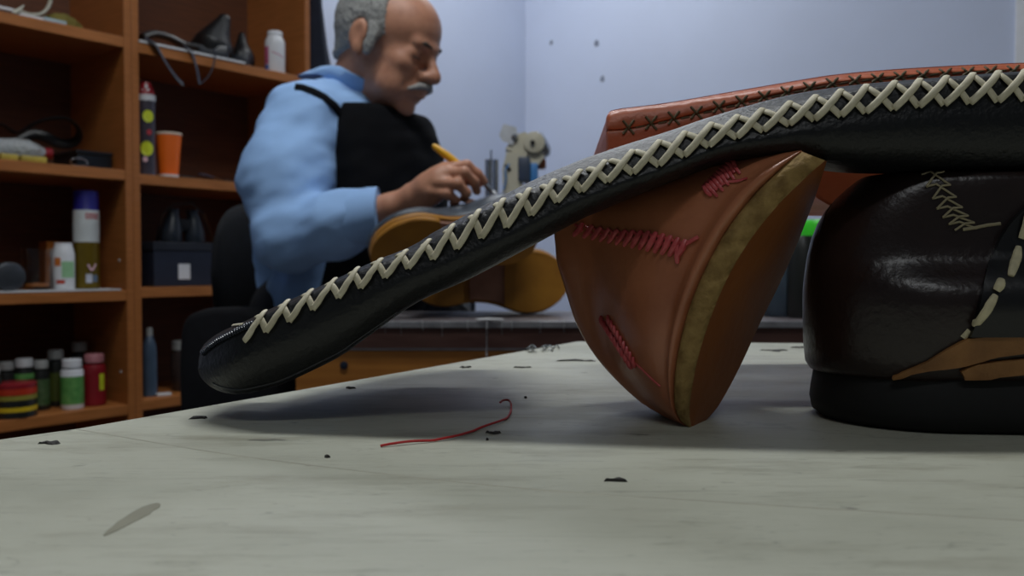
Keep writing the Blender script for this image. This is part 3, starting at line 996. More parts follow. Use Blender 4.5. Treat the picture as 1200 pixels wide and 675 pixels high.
part('cable_gap', *box(0.085, 0.105, 0.2815, 0.2835, 0.3, 1.98), mat('gap_dark', srgb(14, 12, 12), rough=0.9), bB, smooth=False)

def on_shelf(px, q, z):
    """point on a shelf top at image column px, q metres behind the shelf's front edge"""
    u = (px - 600) / 1000.0
    B = S0 + E3 * q
    t = (B.x - u * B.y) / (u * D3.y - D3.x)
    # account for the small pitch
    p = B + D3 * t
    for _ in range(4):
        c, s = math.cos(PITCH), math.sin(PITCH)
        fwd = p.y * c - (z - CAMZ) * s
        uu = p.x / fwd
        t += (u - uu) * fwd / (D3.x - u * D3.y * c)
        p = B + D3 * t
    return V((p.x, p.y, z))
def pxm(p): return p.y / 1000.0      # metres per pixel there

def strip(name, pts, w_, th, m, parent, world=True):
    return part(name, *tube(pts, w_ / 2, n=8, flat=th / w_), m, parent, world=world)

def bottle(px, q, z, wpx, hpx, prof, mats, lab, group=None, name='bottle', parts=('body', 'cap'), cat='bottle', split=None, labelband=None):
    """turned bottle: prof = [(r 0..1, h 0..1)] ; split = height where the cap begins"""
    p = on_shelf(px, q, z + 0.0006); k = pxm(p); R = wpx * k / 2; H = hpx * k
    t = thing(name, lab, cat, p, 0, group)
    bp = [(r * R, h * H) for r, h in prof if h <= split + 1e-6]
    cp = [(r * R, h * H) for r, h in prof if h >= split - 1e-6]
    part(parts[0], *lathe([(R * 0.02, 0)] + bp + [(R * 0.02, bp[-1][1])], 24), mats[0], t)
    part(parts[1], *lathe([(R * 0.02, cp[0][1])] + cp + [(R * 0.02, cp[-1][1])], 24), mats[1], t)
    if labelband:
        for (h0, h1, m) in labelband:
            rr = R * 1.02
            r0 = R * max([r for r, h in prof if h <= split])
            part('label', *lathe([(r0 * 0.9, h0 * H), (r0 * 1.015, h0 * H), (r0 * 1.015, h1 * H), (r0 * 0.9, h1 * H)], 24), m, t)
    return t, p, R, H
cyl = [(0.96, 0), (1, 0.02), (1, 0.74), (0.92, 0.79), (0.55, 0.82), (0.55, 0.84), (0.86, 0.84), (0.86, 0.98), (0.78, 1.0)]
M_grn = mat('green_label', srgb(66, 132, 62), rough=0.5, col2=srgb(110, 164, 90), scale=60)
M_wl = mat('white_label', srgb(200, 205, 205), rough=0.5)
M_dk = mat('dark_bottle_plastic', srgb(30, 32, 30), rough=0.35)
M_redb = mat('red_plastic', srgb(134, 24, 34), rough=0.4)
M_yel = mat('yellow_label', srgb(206, 176, 30), rough=0.45)
M_orl = mat('orange_red_label', srgb(176, 48, 22), rough=0.45)
M_capg = mat('grey_cap', srgb(150, 152, 150), rough=0.5)
M_capw = mat('white_cap', srgb(196, 198, 200), rough=0.5)
M_org = mat('orange_paper', srgb(232, 104, 18), rough=0.5, var=0.04)
M_navy = mat('navy_cloth', srgb(20, 27, 44), rough=0.85, bump=0.3, bscale=60, var=0.2)
M_yg = mat('yellow_green_print', srgb(196, 208, 40), rough=0.5)
M_glass = mat('clear_glass', (0.9, 0.93, 0.93), rough=0.03, trans=1.0, var=0.0)
M_glass.node_tree.nodes['Principled BSDF'].inputs['IOR'].default_value = 1.3
M_olive2 = mat('olive_gold_can', srgb(112, 92, 22), rough=0.35, metal=0.3)
M_blue = mat('blue_cap', srgb(34, 32, 116), rough=0.4)

# --- bookcase A, third shelf down: spray can, white bottle, jar, tin, orange box
zA3 = ZA[2]
mat_paper = part('shelf_paper', *xf(box(0, 0.30, 0, 0.10, 0.0, 0.0035, 0.0008), Matrix.Translation((0.54 - 0.018 - 0.315, 0.0, zA3 + 0.0004))), M_paper, None, smooth=False)
mat_paper.location = S0 + D3 * -0.54; mat_paper.rotation_euler = (0, 0, ang)
tag(mat_paper, 'sheet of white paper lining the shelf under the spray can', 'paper')
zA3p = zA3 + 0.0044
sc_, p, R, H = bottle(102, 0.055, zA3p, 28, 114, [(0.9, 0), (1, 0.01), (1, 0.575), (1, 0.80), (0.97, 0.81), (0.97, 0.99), (0.9, 1.0)], [M_olive2, M_blue],
        'tall spray can with a blue cap, white and olive gold body, on the left bookcase', name='spray_can', cat='spray can', split=0.80)
part('label', *lathe([(R * .9, H * .475), (R * 1.012, H * .475), (R * 1.012, H * .80), (R * .9, H * .80)], 24), M_wl, sc_)
def wrap_rect(t, p, R, a0, a1, z0, z1, m, name='print', rr=1.02):
    """printed mark wrapped on a round body; angles in degrees seen from the camera (0 = facing us)"""
    base = math.atan2(-p.y, -p.x)
    vs = []; n = 5
    for i in range(n + 1):
        a = base + math.radians(a0 + (a1 - a0) * i / n)
        for r in (R * rr, R * (rr - 0.02)):
            for z in (z0, z1):
                vs.append(V((math.cos(a) * r, math.sin(a) * r, z)))
    fs = []
    for i in range(n):
        a = i * 4; b = a + 4
        fs += [(a, b, b + 1, a + 1), (a + 2, a + 3, b + 3, b + 2), (a, a + 2, b + 2, b), (a + 1, b + 1, b + 3, a + 3)]
    fs += [(0, 1, 3, 2), (n * 4, n * 4 + 2, n * 4 + 3, n * 4 + 1)]
    return part(name, vs, fs, m, t, smooth=False)
M_redp = mat('red_print', srgb(170, 40, 52), rough=0.5)
M_pale = mat('pale_print', srgb(196, 200, 214), rough=0.5)
M_pink = mat('pink_print', srgb(220, 180, 190), rough=0.5)
# red lettering on the can's white band: upright strokes of four blocky letters
for i, (a0, a1) in enumerate(((-2, 10), (13, 25), (28, 42), (45, 62))):
    wrap_rect(sc_, p, R, a0, a0 + (a1 - a0) * 0.35, H * .715, H * .765, M_redp, 'lettering', 1.025)
    wrap_rect(sc_, p, R, a0, a1, H * .755, H * .768, M_redp, 'lettering', 1.026)
    wrap_rect(sc_, p, R, a0, a1, H * .712, H * .724, M_redp, 'lettering', 1.026)
    wrap_rect(sc_, p, R, a0, a1 - 2, H * .735, H * .745, M_redp, 'lettering', 1.026)
# pale v mark and plain light panel under it
base = math.atan2(-p.y, -p.x)
def onc(a, z, r=1.02): 
    aa = base + math.radians(a); return V((math.cos(aa) * R * r, math.sin(aa) * R * r, z))
part('print', *join(tube([onc(5, H * .25), onc(12, H * .215), onc(20, H * .185)], 0.0035, n=6, flat=.5), tube([onc(40, H * .25), onc(32, H * .215), onc(22, H * .185)], 0.0035, n=6, flat=.5)), M_pink, sc_)
wrap_rect(sc_, p, R, -4, 24, H * .06, H * .15, M_pale, 'print')
wrap_rect(sc_, p, R, 28, 50, H * .07, H * .14, mat('grey_blue_print', srgb(96, 116, 140), rough=0.5), 'print')

wb, p, R, H = bottle(75, 0.05, zA3p, 24, 54, [(0.95, 0), (1, 0.03), (1, 0.75), (0.9, 0.85), (0.85, 0.9), (0.8, 0.92), (0.8, 1.0), (0.7, 1.0)], [M_white, M_white],
        'small white bottle with pale green label beside the spray can', split=0.9)
wrap_rect(wb, p, R, -10, 60, H * .25, H * .6, mat('pale_green_print', srgb(150, 196, 150), rough=0.5), 'print')
wrap_rect(wb, p, R, -50, -15, H * .5, H * .68, mat('orange_print', srgb(200, 110, 40), rough=0.5), 'print')
wrap_rect(wb, p, R, -40, 5, H * .12, H * .2, M_orl, 'print')
# orange box behind
p = on_shelf(70, 0.16, zA3 + 0.0005); k = pxm(p)
bx = thing('carton', 'orange brown carton standing behind the small white bottle', 'box', p, ang)
part('carton_body', *box(-0.035, 0.03, -0.015, 0.03, 0, 0.118, 0.001), mat('orange_carton', srgb(150, 84, 22), rough=0.6), bx, smooth=False)
part('flap', *box(-0.035, 0.03, -0.0165, -0.0151, 0.09, 0.119, 0.0003), mat('orange_flap', srgb(166, 98, 30), rough=0.6), bx, smooth=False)
# glass jar
p = on_shelf(43, 0.06, zA3p); k = pxm(p); R = 16 * k; H = 48 * k
gj = thing('glass_jar', 'clear glass jar with orange residue at the bottom, beside the white bottle', 'jar', p)
part('jar_body', *lathe([(R * .85, 0), (R, 0.006), (R * .97, H * .7), (R * 1.05, H), (R * 1.0, H), (R * .92, H * .7), (R * .93, 0.008), (R * .1, 0.006)], 24), M_glass, gj)
part('residue', *lathe([(R * .1, 0.0065), (R * .88, 0.0085), (R * .8, 0.016), (R * .1, 0.019)], 20), mat('orange_residue', srgb(190, 110, 40), rough=0.6), gj)
# round dark tin on edge
p = on_shelf(6, 0.05, zA3p); k = pxm(p); R = 16.5 * k
tn = thing('round_tin', 'round dark grey tin standing on its edge at the left of the spray can shelf', 'tin', p + V((0, 0, R)), ang)
part('tin_body', *xf(lathe([(R * .1, 0), (R * .97, 0), (R, 0.002), (R, 0.022), (R * .97, 0.024), (R * .1, 0.024)], 32), Matrix.Rotation(math.pi / 2, 4, 'X')), mat('dark_grey_tin', srgb(52, 56, 62), rough=0.4, metal=0.3), tn)
part('lid', *xf(lathe([(R * .1, 0), (R * 1.0, 0), (R * 1.0, 0.006), (R * .9, 0.008), (R * .1, 0.0075)], 32), Matrix.Translation((0, -0.0242, 0)) @ Matrix.Rotation(math.pi / 2, 4, 'X')), mat('grey_tin_lid', srgb(62, 66, 72), rough=0.4, metal=0.3), tn)

# --- bookcase A, bottom row of bottles
z4 = ZA[3]
def capb(px, q, wpx, hpx, m1, m2, lab, bands): 
    return bottle(px, q, z4, wpx, hpx, cyl, [m1, m2], lab, 'bottles on the lowest visible shelf', labelband=bands, split=0.84)
capb(-10, 0.05, 22, 62, M_dk, M_capg, 'dark bottle with a grey cap, leftmost in the bottom row', [(0.1, .3, M_yel), (.35, .6, M_orl)])
capb(8, 0.11, 19, 60, M_dk, M_capg, 'dark bottle with a dull grey cap behind the yellow and red tin', [(0.3, .6, M_orl)])
capb(29, 0.10, 22, 62, M_dk, M_capw, 'dark bottle with a wide white cap behind the yellow tin', [(0.25, .6, mat('dull_red_label', srgb(120, 30, 26), rough=.5)), (.62, .72, M_grn)])
capb(49, 0.09, 18, 58, M_dk, M_capg, 'narrow dark green bottle with a grey cap, right of the yellow tin', [(0.1, .62, mat('dark_green_label', srgb(50, 84, 44), rough=.5, col2=srgb(84, 104, 70), scale=70))])
capb(66, 0.12, 20, 66, M_dk, M_capg, 'taller dark bottle with a grey cap behind the white and green one', [(0.1, .6, mat('olive_label', srgb(70, 80, 26), rough=.5))])
capb(85, 0.05, 25, 58, M_white, M_white, 'white bottle with a bright green label in the bottom row', [(0.1, .66, M_grn)])
capb(94, 0.17, 20, 68, M_dk, M_capg, 'dark bottle hidden behind the red one, grey cap showing', [(0.1, .6, M_dk)])
rb, p, R, H = capb(111, 0.06, 25, 60, M_redb, mat('pinkish_cap', srgb(170, 110, 116), rough=.5), 'deep red bottle with a pinkish cap, rightmost in the bottom row', [(0.05, .7, M_redb)])
wrap_rect(rb, p, R, 25, 55, H * .3, H * .62, M_yg, 'print')
# yellow and red tins stacked in front
p = on_shelf(17, 0.045, z4 + 0.0006); k = pxm(p); R = 24 * k
def tin(dz, h, m, lab, lidm):
    t = thing('round_tin', lab, 'tin', p + V((0, 0, dz)))
    part('tin_body', *lathe([(R * .1, 0), (R * .98, 0), (R, 0.001), (R, h * .55), (R * .96, h * .6), (R * .1, h * .6)], 28), m, t)
    part('lid', *lathe([(R * .1, h * .6), (R * 1.0, h * .6), (R * 1.0, h * .97), (R * .97, h), (R * .1, h)], 28), lidm, t)
tin(0, 12.5 * k, M_dk, 'flat tin with a yellow lid, lowest of the stacked tins at the left', M_yel)
tin(13 * k, 13 * k, M_dk, 'flat tin with a dull yellow lid, middle of the stacked tins at the left', mat('dull_yellow', srgb(138, 130, 50), rough=.5))
tin(26.5 * k, 13 * k, M_orl, 'flat orange red tin, topmost of the stacked tins at the left', M_redb)

# --- bookcase A, second shelf: strap coil, clear bag with red cap, two yellow blocks, black box
z2 = ZA[1]
p0 = on_shelf(45, 0.12, z2); k = pxm(p0)
sb = thing('leather_strap', 'coiled wide black strap looped on the second shelf of the left bookcase', 'leather strap', p0)
c = []
for (a, b, q) in ((-25, 150, .15), (0, 146, .14), (20, 156, .13), (40, 145, .12), (60, 139, .10), (78, 139, .09), (90, 148, .09), (93, 158, .10), (86, 167, .12), (70, 168, .14), (52, 160, .15), (36, 158, .16), (20, 168, .16), (0, 178, .15)):
    g = on_shelf(a, q, z2); c.append(P(a, b, g.y))
strip('strap', catmull(c, 5), 0.026, 0.009, M_blkleather, sb)
p = on_shelf(30, 0.07, z2 + 0.0005); k = pxm(p)
bg = thing('plastic_bottle', 'clear plastic bottle with a red cap lying on the second shelf', 'bottle', p + V((0, 0, 0.030)))
ax = (on_shelf(62, 0.07, z2) - on_shelf(-10, 0.07, z2)).normalized()
Mx = V((0, 0, 1)).rotation_difference(ax).to_matrix().to_4x4()
L_ = (on_shelf(62, 0.07, z2) - p).length
part('bottle_body', *xf(lathe([(0.002, -0.09), (0.022, -0.09), (0.027, -0.08), (0.024, -0.05), (0.028, -0.02), (0.027, 0.005), (0.018, 0.028), (0.011, 0.04), (0.011, L_ - 0.02), (0.002, L_ - 0.02)], 20), Mx), mat('clear_crinkled_plastic', (0.75, 0.82, 0.85), rough=0.12, trans=0.6, bump=1.0, bscale=60, dist=.01), bg)
part('cap', *xf(lathe([(0.002, L_ - 0.02), (0.0125, L_ - 0.02), (0.013, L_ - 0.004), (0.002, L_)], 16), Mx), M_redb, bg)
for px, w_, lab in ((9, 0.036, 'yellow wax block at the shelf edge, the left one of two'), (38, 0.054, 'longer yellow wax block at the shelf edge, the right one of two')):
    p = on_shelf(px, 0.022, z2 + 0.0005)
    o = part('wax_block', *box(-w_ / 2, w_ / 2, -0.012, 0.012, 0, 0.014, 0.0025), mat('yellow_wax', srgb(176, 156, 64), rough=.5, var=.2, scale=60)); o.location = p; o.rotation_euler = (0, 0, ang)
    tag(o, lab, 'wax block', 'yellow wax blocks')
p = on_shelf(104, 0.10, z2 + 0.0005)
o = thing('storage_box', 'low black box at the right end of the second shelf', 'box', p, ang)
part('box_body', *box(-0.05, 0.034, -0.05, 0.08, 0, 0.034, 0.002), M_blkplastic, o, smooth=False)
part('lid', *box(-0.052, 0.036, -0.052, 0.082, 0.0342, 0.044, 0.002), M_blkplastic, o, smooth=False)
p = on_shelf(93, 0.02, z2 + 0.0025)
o = part('wire_coil', *tube([p + D3 * (0.02 * math.cos(a)) + V((0, 0, 0.009 + 0.009 * math.sin(a))) + E3 * 0.004 * math.sin(2 * a) for a in [i * 0.35 for i in range(24)]], 0.0013, n=6), M_steel)
tag(o, 'small loop of shiny wire in front of the low black box', 'wire')

# --- bookcase A, top shelf
z1 = ZA[0]
def ptS(px, py, q):
    g = on_shelf(px, q, z1); return P(px, py, g.y)
o = thing('plastic_hook', 'cream plastic curved hook lying on papers on the top shelf', 'hook', on_shelf(35, 0.08, z1))
part('hook_body', *tube(catmull([ptS(-12, 14, .07), ptS(4, 14, .07), ptS(20, 13, .07), ptS(34, 17, .07), ptS(46, 17, .07), ptS(54, 12, .07), ptS(59, 2, .07), ptS(60, -12, .07), ptS(55, -28, .07)], 5), [0.006] * 41, n=10, flat=.7), mat('cream_plastic', srgb(188, 186, 170), rough=.4), o, world=True)
part('prong', *tube(catmull([ptS(14, 16, .068), ptS(22, 12, .066), ptS(28, 6, .066)], 4), [0.008, .007, .006, .005, .005, .004, .003, .002, .0012], n=8), mat('cream_plastic', (1, 1, 1)), o, world=True)
o = thing('folded_paper', 'small crumpled sheets of white and blue paper at the top shelf edge', 'paper', on_shelf(30, 0.03, z1 + 0.0005), ang)
for k_, (x0, x1, y0, y1, z0, m) in enumerate(((-0.11, -0.02, -0.012, 0.05, 0.0, M_navy), (-0.09, -0.03, -0.014, 0.04, 0.0072, M_paper), (-0.015, 0.06, -0.010, 0.03, 0.0, M_paper), (0.035, 0.085, -0.012, 0.02, 0.0, mat('pale_blue_paper', srgb(150, 170, 178), rough=.7)))):
    h_ = 0.006 + 0.002 * k_
    part('sheet', *box(x0, x1, y0, y1, z0 + 0.0, z0 + h_, 0.002), m, o)
p = on_shelf(80, 0.10, z1 + 0.0005)
ba = thing('cloth_bundle', 'olive yellow cloth bundle slumped on the top shelf', 'cloth', p, ang)
def bun(c):
    return 0.006 * mnoise.noise(V(c) * 30) + 0.003 * mnoise.noise(V(c) * 80)
inv = WM(ba)
cW = np.array(p)
f_ = union([s_ell(cW + np.array((-.012, 0, .018)), (.040, .05, .030)), s_cone(cW + np.array(D3) * -0.03 + np.array((0, 0, .02)), cW + np.array(D3) * 0.072 + np.array((0, 0, .006)), .022, .005)], 0.02)
f_ = inter(f_, s_half((0, 0, z1 + 0.0008), (0, 0, -1)), 0.002)
solid('bundle_body', f_, cW - .14, cW + .16, 0.0045, mat('olive_yellow_cloth', srgb(120, 110, 50), rough=.9, var=.2), ba, 1, bun)

# --- bookcase B, top shelf: black shoes, strap ends, white bottle
z1 = ZB[0]
def ptB(px, py, q, z=z1):
    g = on_shelf(px, q, z); return P(px, py, g.y)
def shelf_shoe(px, q, wpx, hpx, lab, tip_dx, yaw):
    p = on_shelf(px, q, z1 + 0.0005); k = pxm(p)
    t = thing('leather_shoe', lab, 'shoe', p, 0)
    W = wpx * k / 2; H = hpx * k
    pw = np.array(p)
    toe = pw + np.array((tip_dx * k, 0.02, H * 0.93))
    # heel block low and in front, shaft of the shoe rising to a pointed toe
    lo_ = pw + np.array((0, 0, H * .25)); 
    f_ = union([s_ell(pw + np.array((0, 0.015, H * .30)), (W, .045, H * .30)), s_cone(pw + np.array((tip_dx * k * .3, 0.01, H * .45)), toe, W * .78, W * .30)], 0.015)
    f_ = inter(f_, s_half((0, 0, z1 + 0.0009), (0, 0, -1)), .002)
    solid('upper', f_, pw - np.array((.09, .08, .01)), pw + np.array((.09, .10, H + .03)), 0.004, M_blkleather, t, 1)
    part('heel', *xf(box(-W * .9, W * .9, -.034, -.010, 0.0, H * .33, .004), Matrix.Rotation(yaw, 4, 'Z')), mat('dark_heel', srgb(30, 36, 46), rough=.35), t)
    return t
shelf_shoe(244, 0.07, 52, 56, 'black leather shoe on the top shelf, the left one of a pair, toe up', 16, 0.2)
shelf_shoe(283, 0.07, 26, 46, 'black leather shoe next to the white plastic bottle, right one of a pair, toe up', -2, 0.0)
o = thing('leather_strap', 'tangled black straps piled on the shelf with loose ends hanging down', 'leather strap', on_shelf(190, 0.06, z1))
strip('strap', catmull([ptB(166, 44, .05), ptB(180, 40, .06), ptB(198, 44, .06), ptB(214, 52, .06), ptB(232, 56, .05)], 5), 0.032, 0.02, M_blkleather, o)
strip('strap', catmull([ptB(172, 46, .01), ptB(182, 52, -.006), ptB(188, 62, -.008), ptB(196, 76, -.008), ptB(206, 90, -.006), ptB(214, 98, -.006)], 5), 0.034, 0.006, mat('slate_leather', srgb(50, 58, 70), rough=.4), o)
strip('strap', catmull([ptB(216, 54, .01), ptB(224, 60, -.006), ptB(228, 70, -.008), ptB(232, 86, -.008), ptB(234, 99, -.008)], 5), 0.017, 0.004, mat('slate_leather', (1, 1, 1)), o)
strip('strap', catmull([ptB(234, 99, -.008), ptB(242, 92, -.008), ptB(248, 82, -.008), ptB(252, 66, -.006), ptB(250, 58, .0)], 5), 0.007, 0.003, mat('slate_leather', (1, 1, 1)), o)
o = part('shelf_paper', *xf(box(0.02, 0.32, -0.002, 0.02, 0.0, 0.006, 0.001), Matrix.Translation((0, 0, z1 + 0.0004))), M_paper, None, smooth=False)
o.location = S0; o.rotation_euler = (0, 0, ang); tag(o, 'strip of white paper along the shelf edge under the black shoes', 'paper')
wb, p, R, H = bottle(322.5, 0.05, z1, 23, 50, [(0.96, 0), (1, .02), (1, .70), (.96, .78), (.80, .86), (.74, .88), (.76, .89), (.76, .98), (.7, 1.0)], [M_white, M_white],
    'white plastic bottle with a pink and blue mark, next to the black shoes', split=.88)
wrap_rect(wb, p, R, -75, -38, H * .22, H * .62, mat('pink_label', srgb(190, 90, 130), rough=.5), 'print')
wrap_rect(wb, p, R, -75, -38, H * .06, H * .2, mat('blue_label', srgb(60, 100, 180), rough=.5), 'print')
base = math.atan2(-p.y, -p.x)
part('print', *tube([V((math.cos(base + math.radians(a)) * R * 1.01, math.sin(base + math.radians(a)) * R * 1.01, H * zz)) for a, zz in ((-20, .5), (0, .46), (20, .44), (50, .38))], .0012, n=6), mat('pink_label', (1, 1, 1)), wb)

# --- bookcase B, second shelf: fruit bottle, orange cup, dark tools
z2b = ZB[1]
M_clearp = mat('smoky_plastic', srgb(70, 66, 76), rough=.2, trans=.2)
fb, p, R, H = bottle(172.5, 0.04, z2b, 21, 108, [(0.9, 0), (1, .01), (.96, .12), (.9, .3), (.96, .5), (.92, .62), (1, .78), (.9, .84), (.8, .86), (.86, .86), (.86, .90), (.62, .95), (.5, 1.0)], [M_clearp, M_redb],
    'tall bottle with lemon prints and a red dotted cap beside the orange cup', split=.86)
part('collar', *lathe([(R * .7, H * .80), (R * .98, H * .80), (R * .98, H * .865), (R * .7, H * .87)], 20), M_capw, fb)
def disc_print(t, p, R, a, z, ra, m):
    base = math.atan2(-p.y, -p.x); vs = []; n = 14; c0 = base + math.radians(a)
    for rr in (1.0, 0.97):
        for i in range(n):
            an = 2 * math.pi * i / n
            aa = c0 + ra * math.cos(an) / R; vs.append(V((math.cos(aa) * R * rr * 1.03, math.sin(aa) * R * rr * 1.03, z + ra * 1.2 * math.sin(an))))
    fs = [tuple(range(n)), tuple(range(n, 2 * n))] + [(i, (i + 1) % n, n + (i + 1) % n, n + i) for i in range(n)]
    part('print', vs, fs, m, t, smooth=False)
disc_print(fb, p, R, 0, H * .285, .0155, M_yg)
disc_print(fb, p, R, 10, H * .63, .013, M_yg)
disc_print(fb, p, R, 15, H * .46, .006, M_redp)
disc_print(fb, p, R, -10, H * .17, .006, M_pink)
for a, z_ in ((-30, .90), (15, .91), (50, .88), (0, .95)):
    disc_print(fb, p, R * .80, a, H * z_, .0035, M_wl)
p = on_shelf(198, 0.045, z2b + 0.0005); k = pxm(p); R = 14.8 * k; H = 51 * k
cp = thing('paper_cup', 'orange paper cup standing on the shelf behind the man', 'cup', p)
part('cup_body', *lathe([(R * .70, 0.004), (R * .98, H - 0.003), (R * .93, H - 0.003), (R * .66, 0.008), (R * .1, 0.008)], 28), M_org, cp)
part('rim', *lathe([(R * .93, H - .004), (R * 1.0, H - .004), (R * 1.03, H - .001), (R * 1.0, H + .002), (R * .93, H)], 28), mat('cup_rim', srgb(210, 190, 170), rough=.5), cp)
part('base_band', *lathe([(R * .1, 0), (R * .72, 0), (R * .745, 0.008), (R * .1, 0.0085)], 28), M_paper, cp)
for i, (a, b, w_, lab, m) in enumerate(((212, 246, .014, 'dark flat hand tool lying right of the orange cup', M_blkplastic), (234, 264, .016, 'bluish grey hand tool resting across the dark one on the shelf', mat('blue_grey_steel', srgb(70, 76, 96), rough=.35, metal=.4)), (262, 284, .010, 'small dark hand tool nearest the blue sleeve on the shelf', M_blkplastic))):
    a3 = on_shelf(a, .03, z2b + .006 + (.010 if i == 1 else 0)); b3 = on_shelf(b, .05, z2b + .006)
    t = thing('hand_tool', lab, 'tool', a3, 0, 'hand tools on the shelf')
    part('handle', *tube([a3, a3.lerp(b3, .25), a3.lerp(b3, .5)], [w_ * .35, w_ * .5, w_ * .4], n=8, flat=.5), m, t, world=True)
    part('blade', *tube([a3.lerp(b3, .48), a3.lerp(b3, .8), b3], [w_ * .3, w_ * .35, w_ * .15], n=8, flat=.3), M_steel if i == 1 else m, t, world=True)

# --- bookcase B, third shelf: black box with white label, dark camera on it
z3 = ZB[2]
pA = on_shelf(202, 0.035, z3 + 0.0005); pB = on_shelf(250, 0.035, z3 + .0005)
t = thing('storage_box', 'dark navy box with a small white label, below the orange cup', 'box', pA, ang)
wd = (pB - pA).length
hb = 52 * pxm(pA)
part('box_body', *box(-0.05, wd, 0, 0.2, 0, hb * .8, .002), mat('navy_board', srgb(24, 32, 50), rough=.6), t, smooth=False)
part('lid', *box(-0.052, wd + .002, -0.002, .202, hb * .8 + .0003, hb, .002), mat('dark_lid', srgb(34, 38, 48), rough=.5), t, smooth=False)
part('paper_label', *box(0.017, 0.050, -0.0015, -0.0002, hb * .16, hb * .16 + .040), M_white, t, smooth=False)
pc = on_shelf(212, 0.08, z3 + hb + .0015)
cm = thing('binoculars', 'black binoculars resting on the navy box', 'binoculars', pc, ang)
for x_ in (-0.028, 0.042):
    part('barrel', *xf(lathe([(.003, 0), (.026, 0), (.028, .008), (.026, .03), (.020, .06), (.015, .075), (.016, .088), (.004, .088)], 20), Matrix.Translation((x_, 0, 0)) @ Matrix.Rotation(0.08 if x_ < 0 else -0.08, 4, 'Y')), mat('grey_black_plastic', srgb(36, 42, 50), rough=.3), cm)
part('bridge', *box(-0.02, 0.034, -.012, .012, .028, .062, .005), M_blkplastic, cm)
strip('neck_strap', [on_shelf(184, .10, z3 + hb + .002), P(190, 252, 2.12), P(202, 240, 2.12), P(225, 238, 2.14), P(238, 250, 2.16), on_shelf(250, .09, z3 + hb + .002)], 0.008, .003, M_blkplastic, cm)

# --- bookcase B, bottom shelf: pale blue bottle, jar, dark oddments
z4 = ZB[3]
bottle(176, 0.06, z4, 16, 80, [(1, 0), (1, .6), (.9, .75), (.55, .85), (.4, .88), (.45, .88), (.45, .98), (.4, 1)], [mat('blue_grey_plastic', srgb(66, 84, 104), rough=.3), M_capg], 'tall blue grey bottle on the low shelf, left of the murky jar', split=.88)
bottle(216, 0.09, z4, 30, 58, [(.9, 0), (1, .04), (1, .72), (.85, .8), (.8, .82), (.9, .82), (.9, .98), (.8, 1)], [mat('dull_jar', srgb(62, 52, 50), rough=.25, trans=.2), M_capg], 'wide murky jar with a grey lid on the low shelf', split=.82, name='jar', cat='jar', parts=('body', 'lid'))
p = on_shelf(192, .03, z4 + .0005)
o = part('paper_scrap', *xf(box(-.018, .018, -.008, .010, 0, .007, .002), Matrix.Rotation(.6, 4, 'Z')), M_paper); o.location = p; tag(o, 'small crumpled white paper on the low shelf', 'paper')

# --- dark garment hanging on the wall next to the bookcase
gx = lambda a, dz: S0 + D3 * (0.552 + a) + V((0, 0, dz))
coat = thing('hanging_coat', 'dark navy coat hanging between the bookcase and the man', 'coat', S0 + D3 * 0.60)
rings = []
for i, z in enumerate([1.86, 1.83, 1.75, 1.60, 1.48, 1.36, 1.20, 1.05, .95, .94]):
    wq = [0.02, .04, .050, .060, .082, .115, .14, .16, .165, .155][i]
    ring = []
    for k_ in range(28):
        a = 2 * math.pi * k_ / 28
        fold = 1 + .13 * math.sin(a * 6 + z * 3)
        ring.append(S0 + D3 * (0.556 + wq / 2 * (1 + math.cos(a))) + E3 * (0.06 + .045 * fold * math.sin(a)) + V((0, 0, z)))
    rings.append(ring)
part('coat_body', *loft(rings), M_navy, coat, world=True, ang=180)
part('hook', *tube([S0 + D3 * .545 + E3 * .06 + V((0, 0, 1.90)), S0 + D3 * .575 + E3 * .06 + V((0, 0, 1.905)), S0 + D3 * .572 + E3 * .06 + V((0, 0, 1.84))], .004, n=8), M_steel, coat, world=True)
# ================================================================ workbench
BZ = 0.735; BY = 1.28
x0 = P(343, 400, BY).x; x1 = 0.86
wbn = thing('workbench', 'dark workbench with glue drips on its front edge, behind the near table', 'workbench', (x0, BY, 0))
M_btop = mat('bench_top_board', srgb(82, 74, 76), rough=.45, col2=srgb(112, 106, 108), scale=30, bump=.2)
M_bfront = mat('mahogany_fascia', srgb(100, 66, 58), rough=.45, col2=srgb(126, 90, 80), scale=12, stretch=(1, 8, 8))
M_bdraw = mat('orange_wood_drawer', srgb(150, 92, 34), rough=.45, col2=srgb(176, 116, 48), scale=8, stretch=(1, 8, 10))
M_alu = mat('bench_edge_strip', srgb(150, 150, 154), rough=.35, metal=.5, var=.25, scale=40)
M_glue = mat('dried_glue', srgb(190, 190, 192), rough=.5)
zf = P(600, 408, BY).z
part('bench_top', *box(x0, x1, BY - .006, BY + .27, BZ - .010, BZ, .001), M_btop, wbn, world=True, smooth=False)
part('edge_strip', *box(x0, x1, BY - .010, BY - .0062, BZ - .0095, BZ + .0005, .0008), M_alu, wbn, world=True, smooth=False)
part('fascia', *box(x0, x1, BY, BY + .02, zf, BZ - .0102), M_bfront, wbn, world=True, smooth=False)
part('lower_rail', *box(x0, x1, BY - .001, BY + .019, zf - .003, zf - .0003), M_alu, wbn, world=True, smooth=False)
dr = part('drawer_front', *box(x0 + .004, x1 - .004, BY + .001, BY + .02, zf - .13, zf - .0035, .001), M_bdraw, wbn, world=True, smooth=False)
kh = P(403, 428, BY)
part('lock', *xf(lathe([(.001, 0), (.006, 0), (.006, .002), (.001, .003)], 16), Matrix.Translation((kh.x, BY + .001, kh.z)) @ Matrix.Rotation(math.pi / 2, 4, 'X')), mat('lock_steel', srgb(52, 58, 74), rough=.35, metal=.6), wbn, world=True)
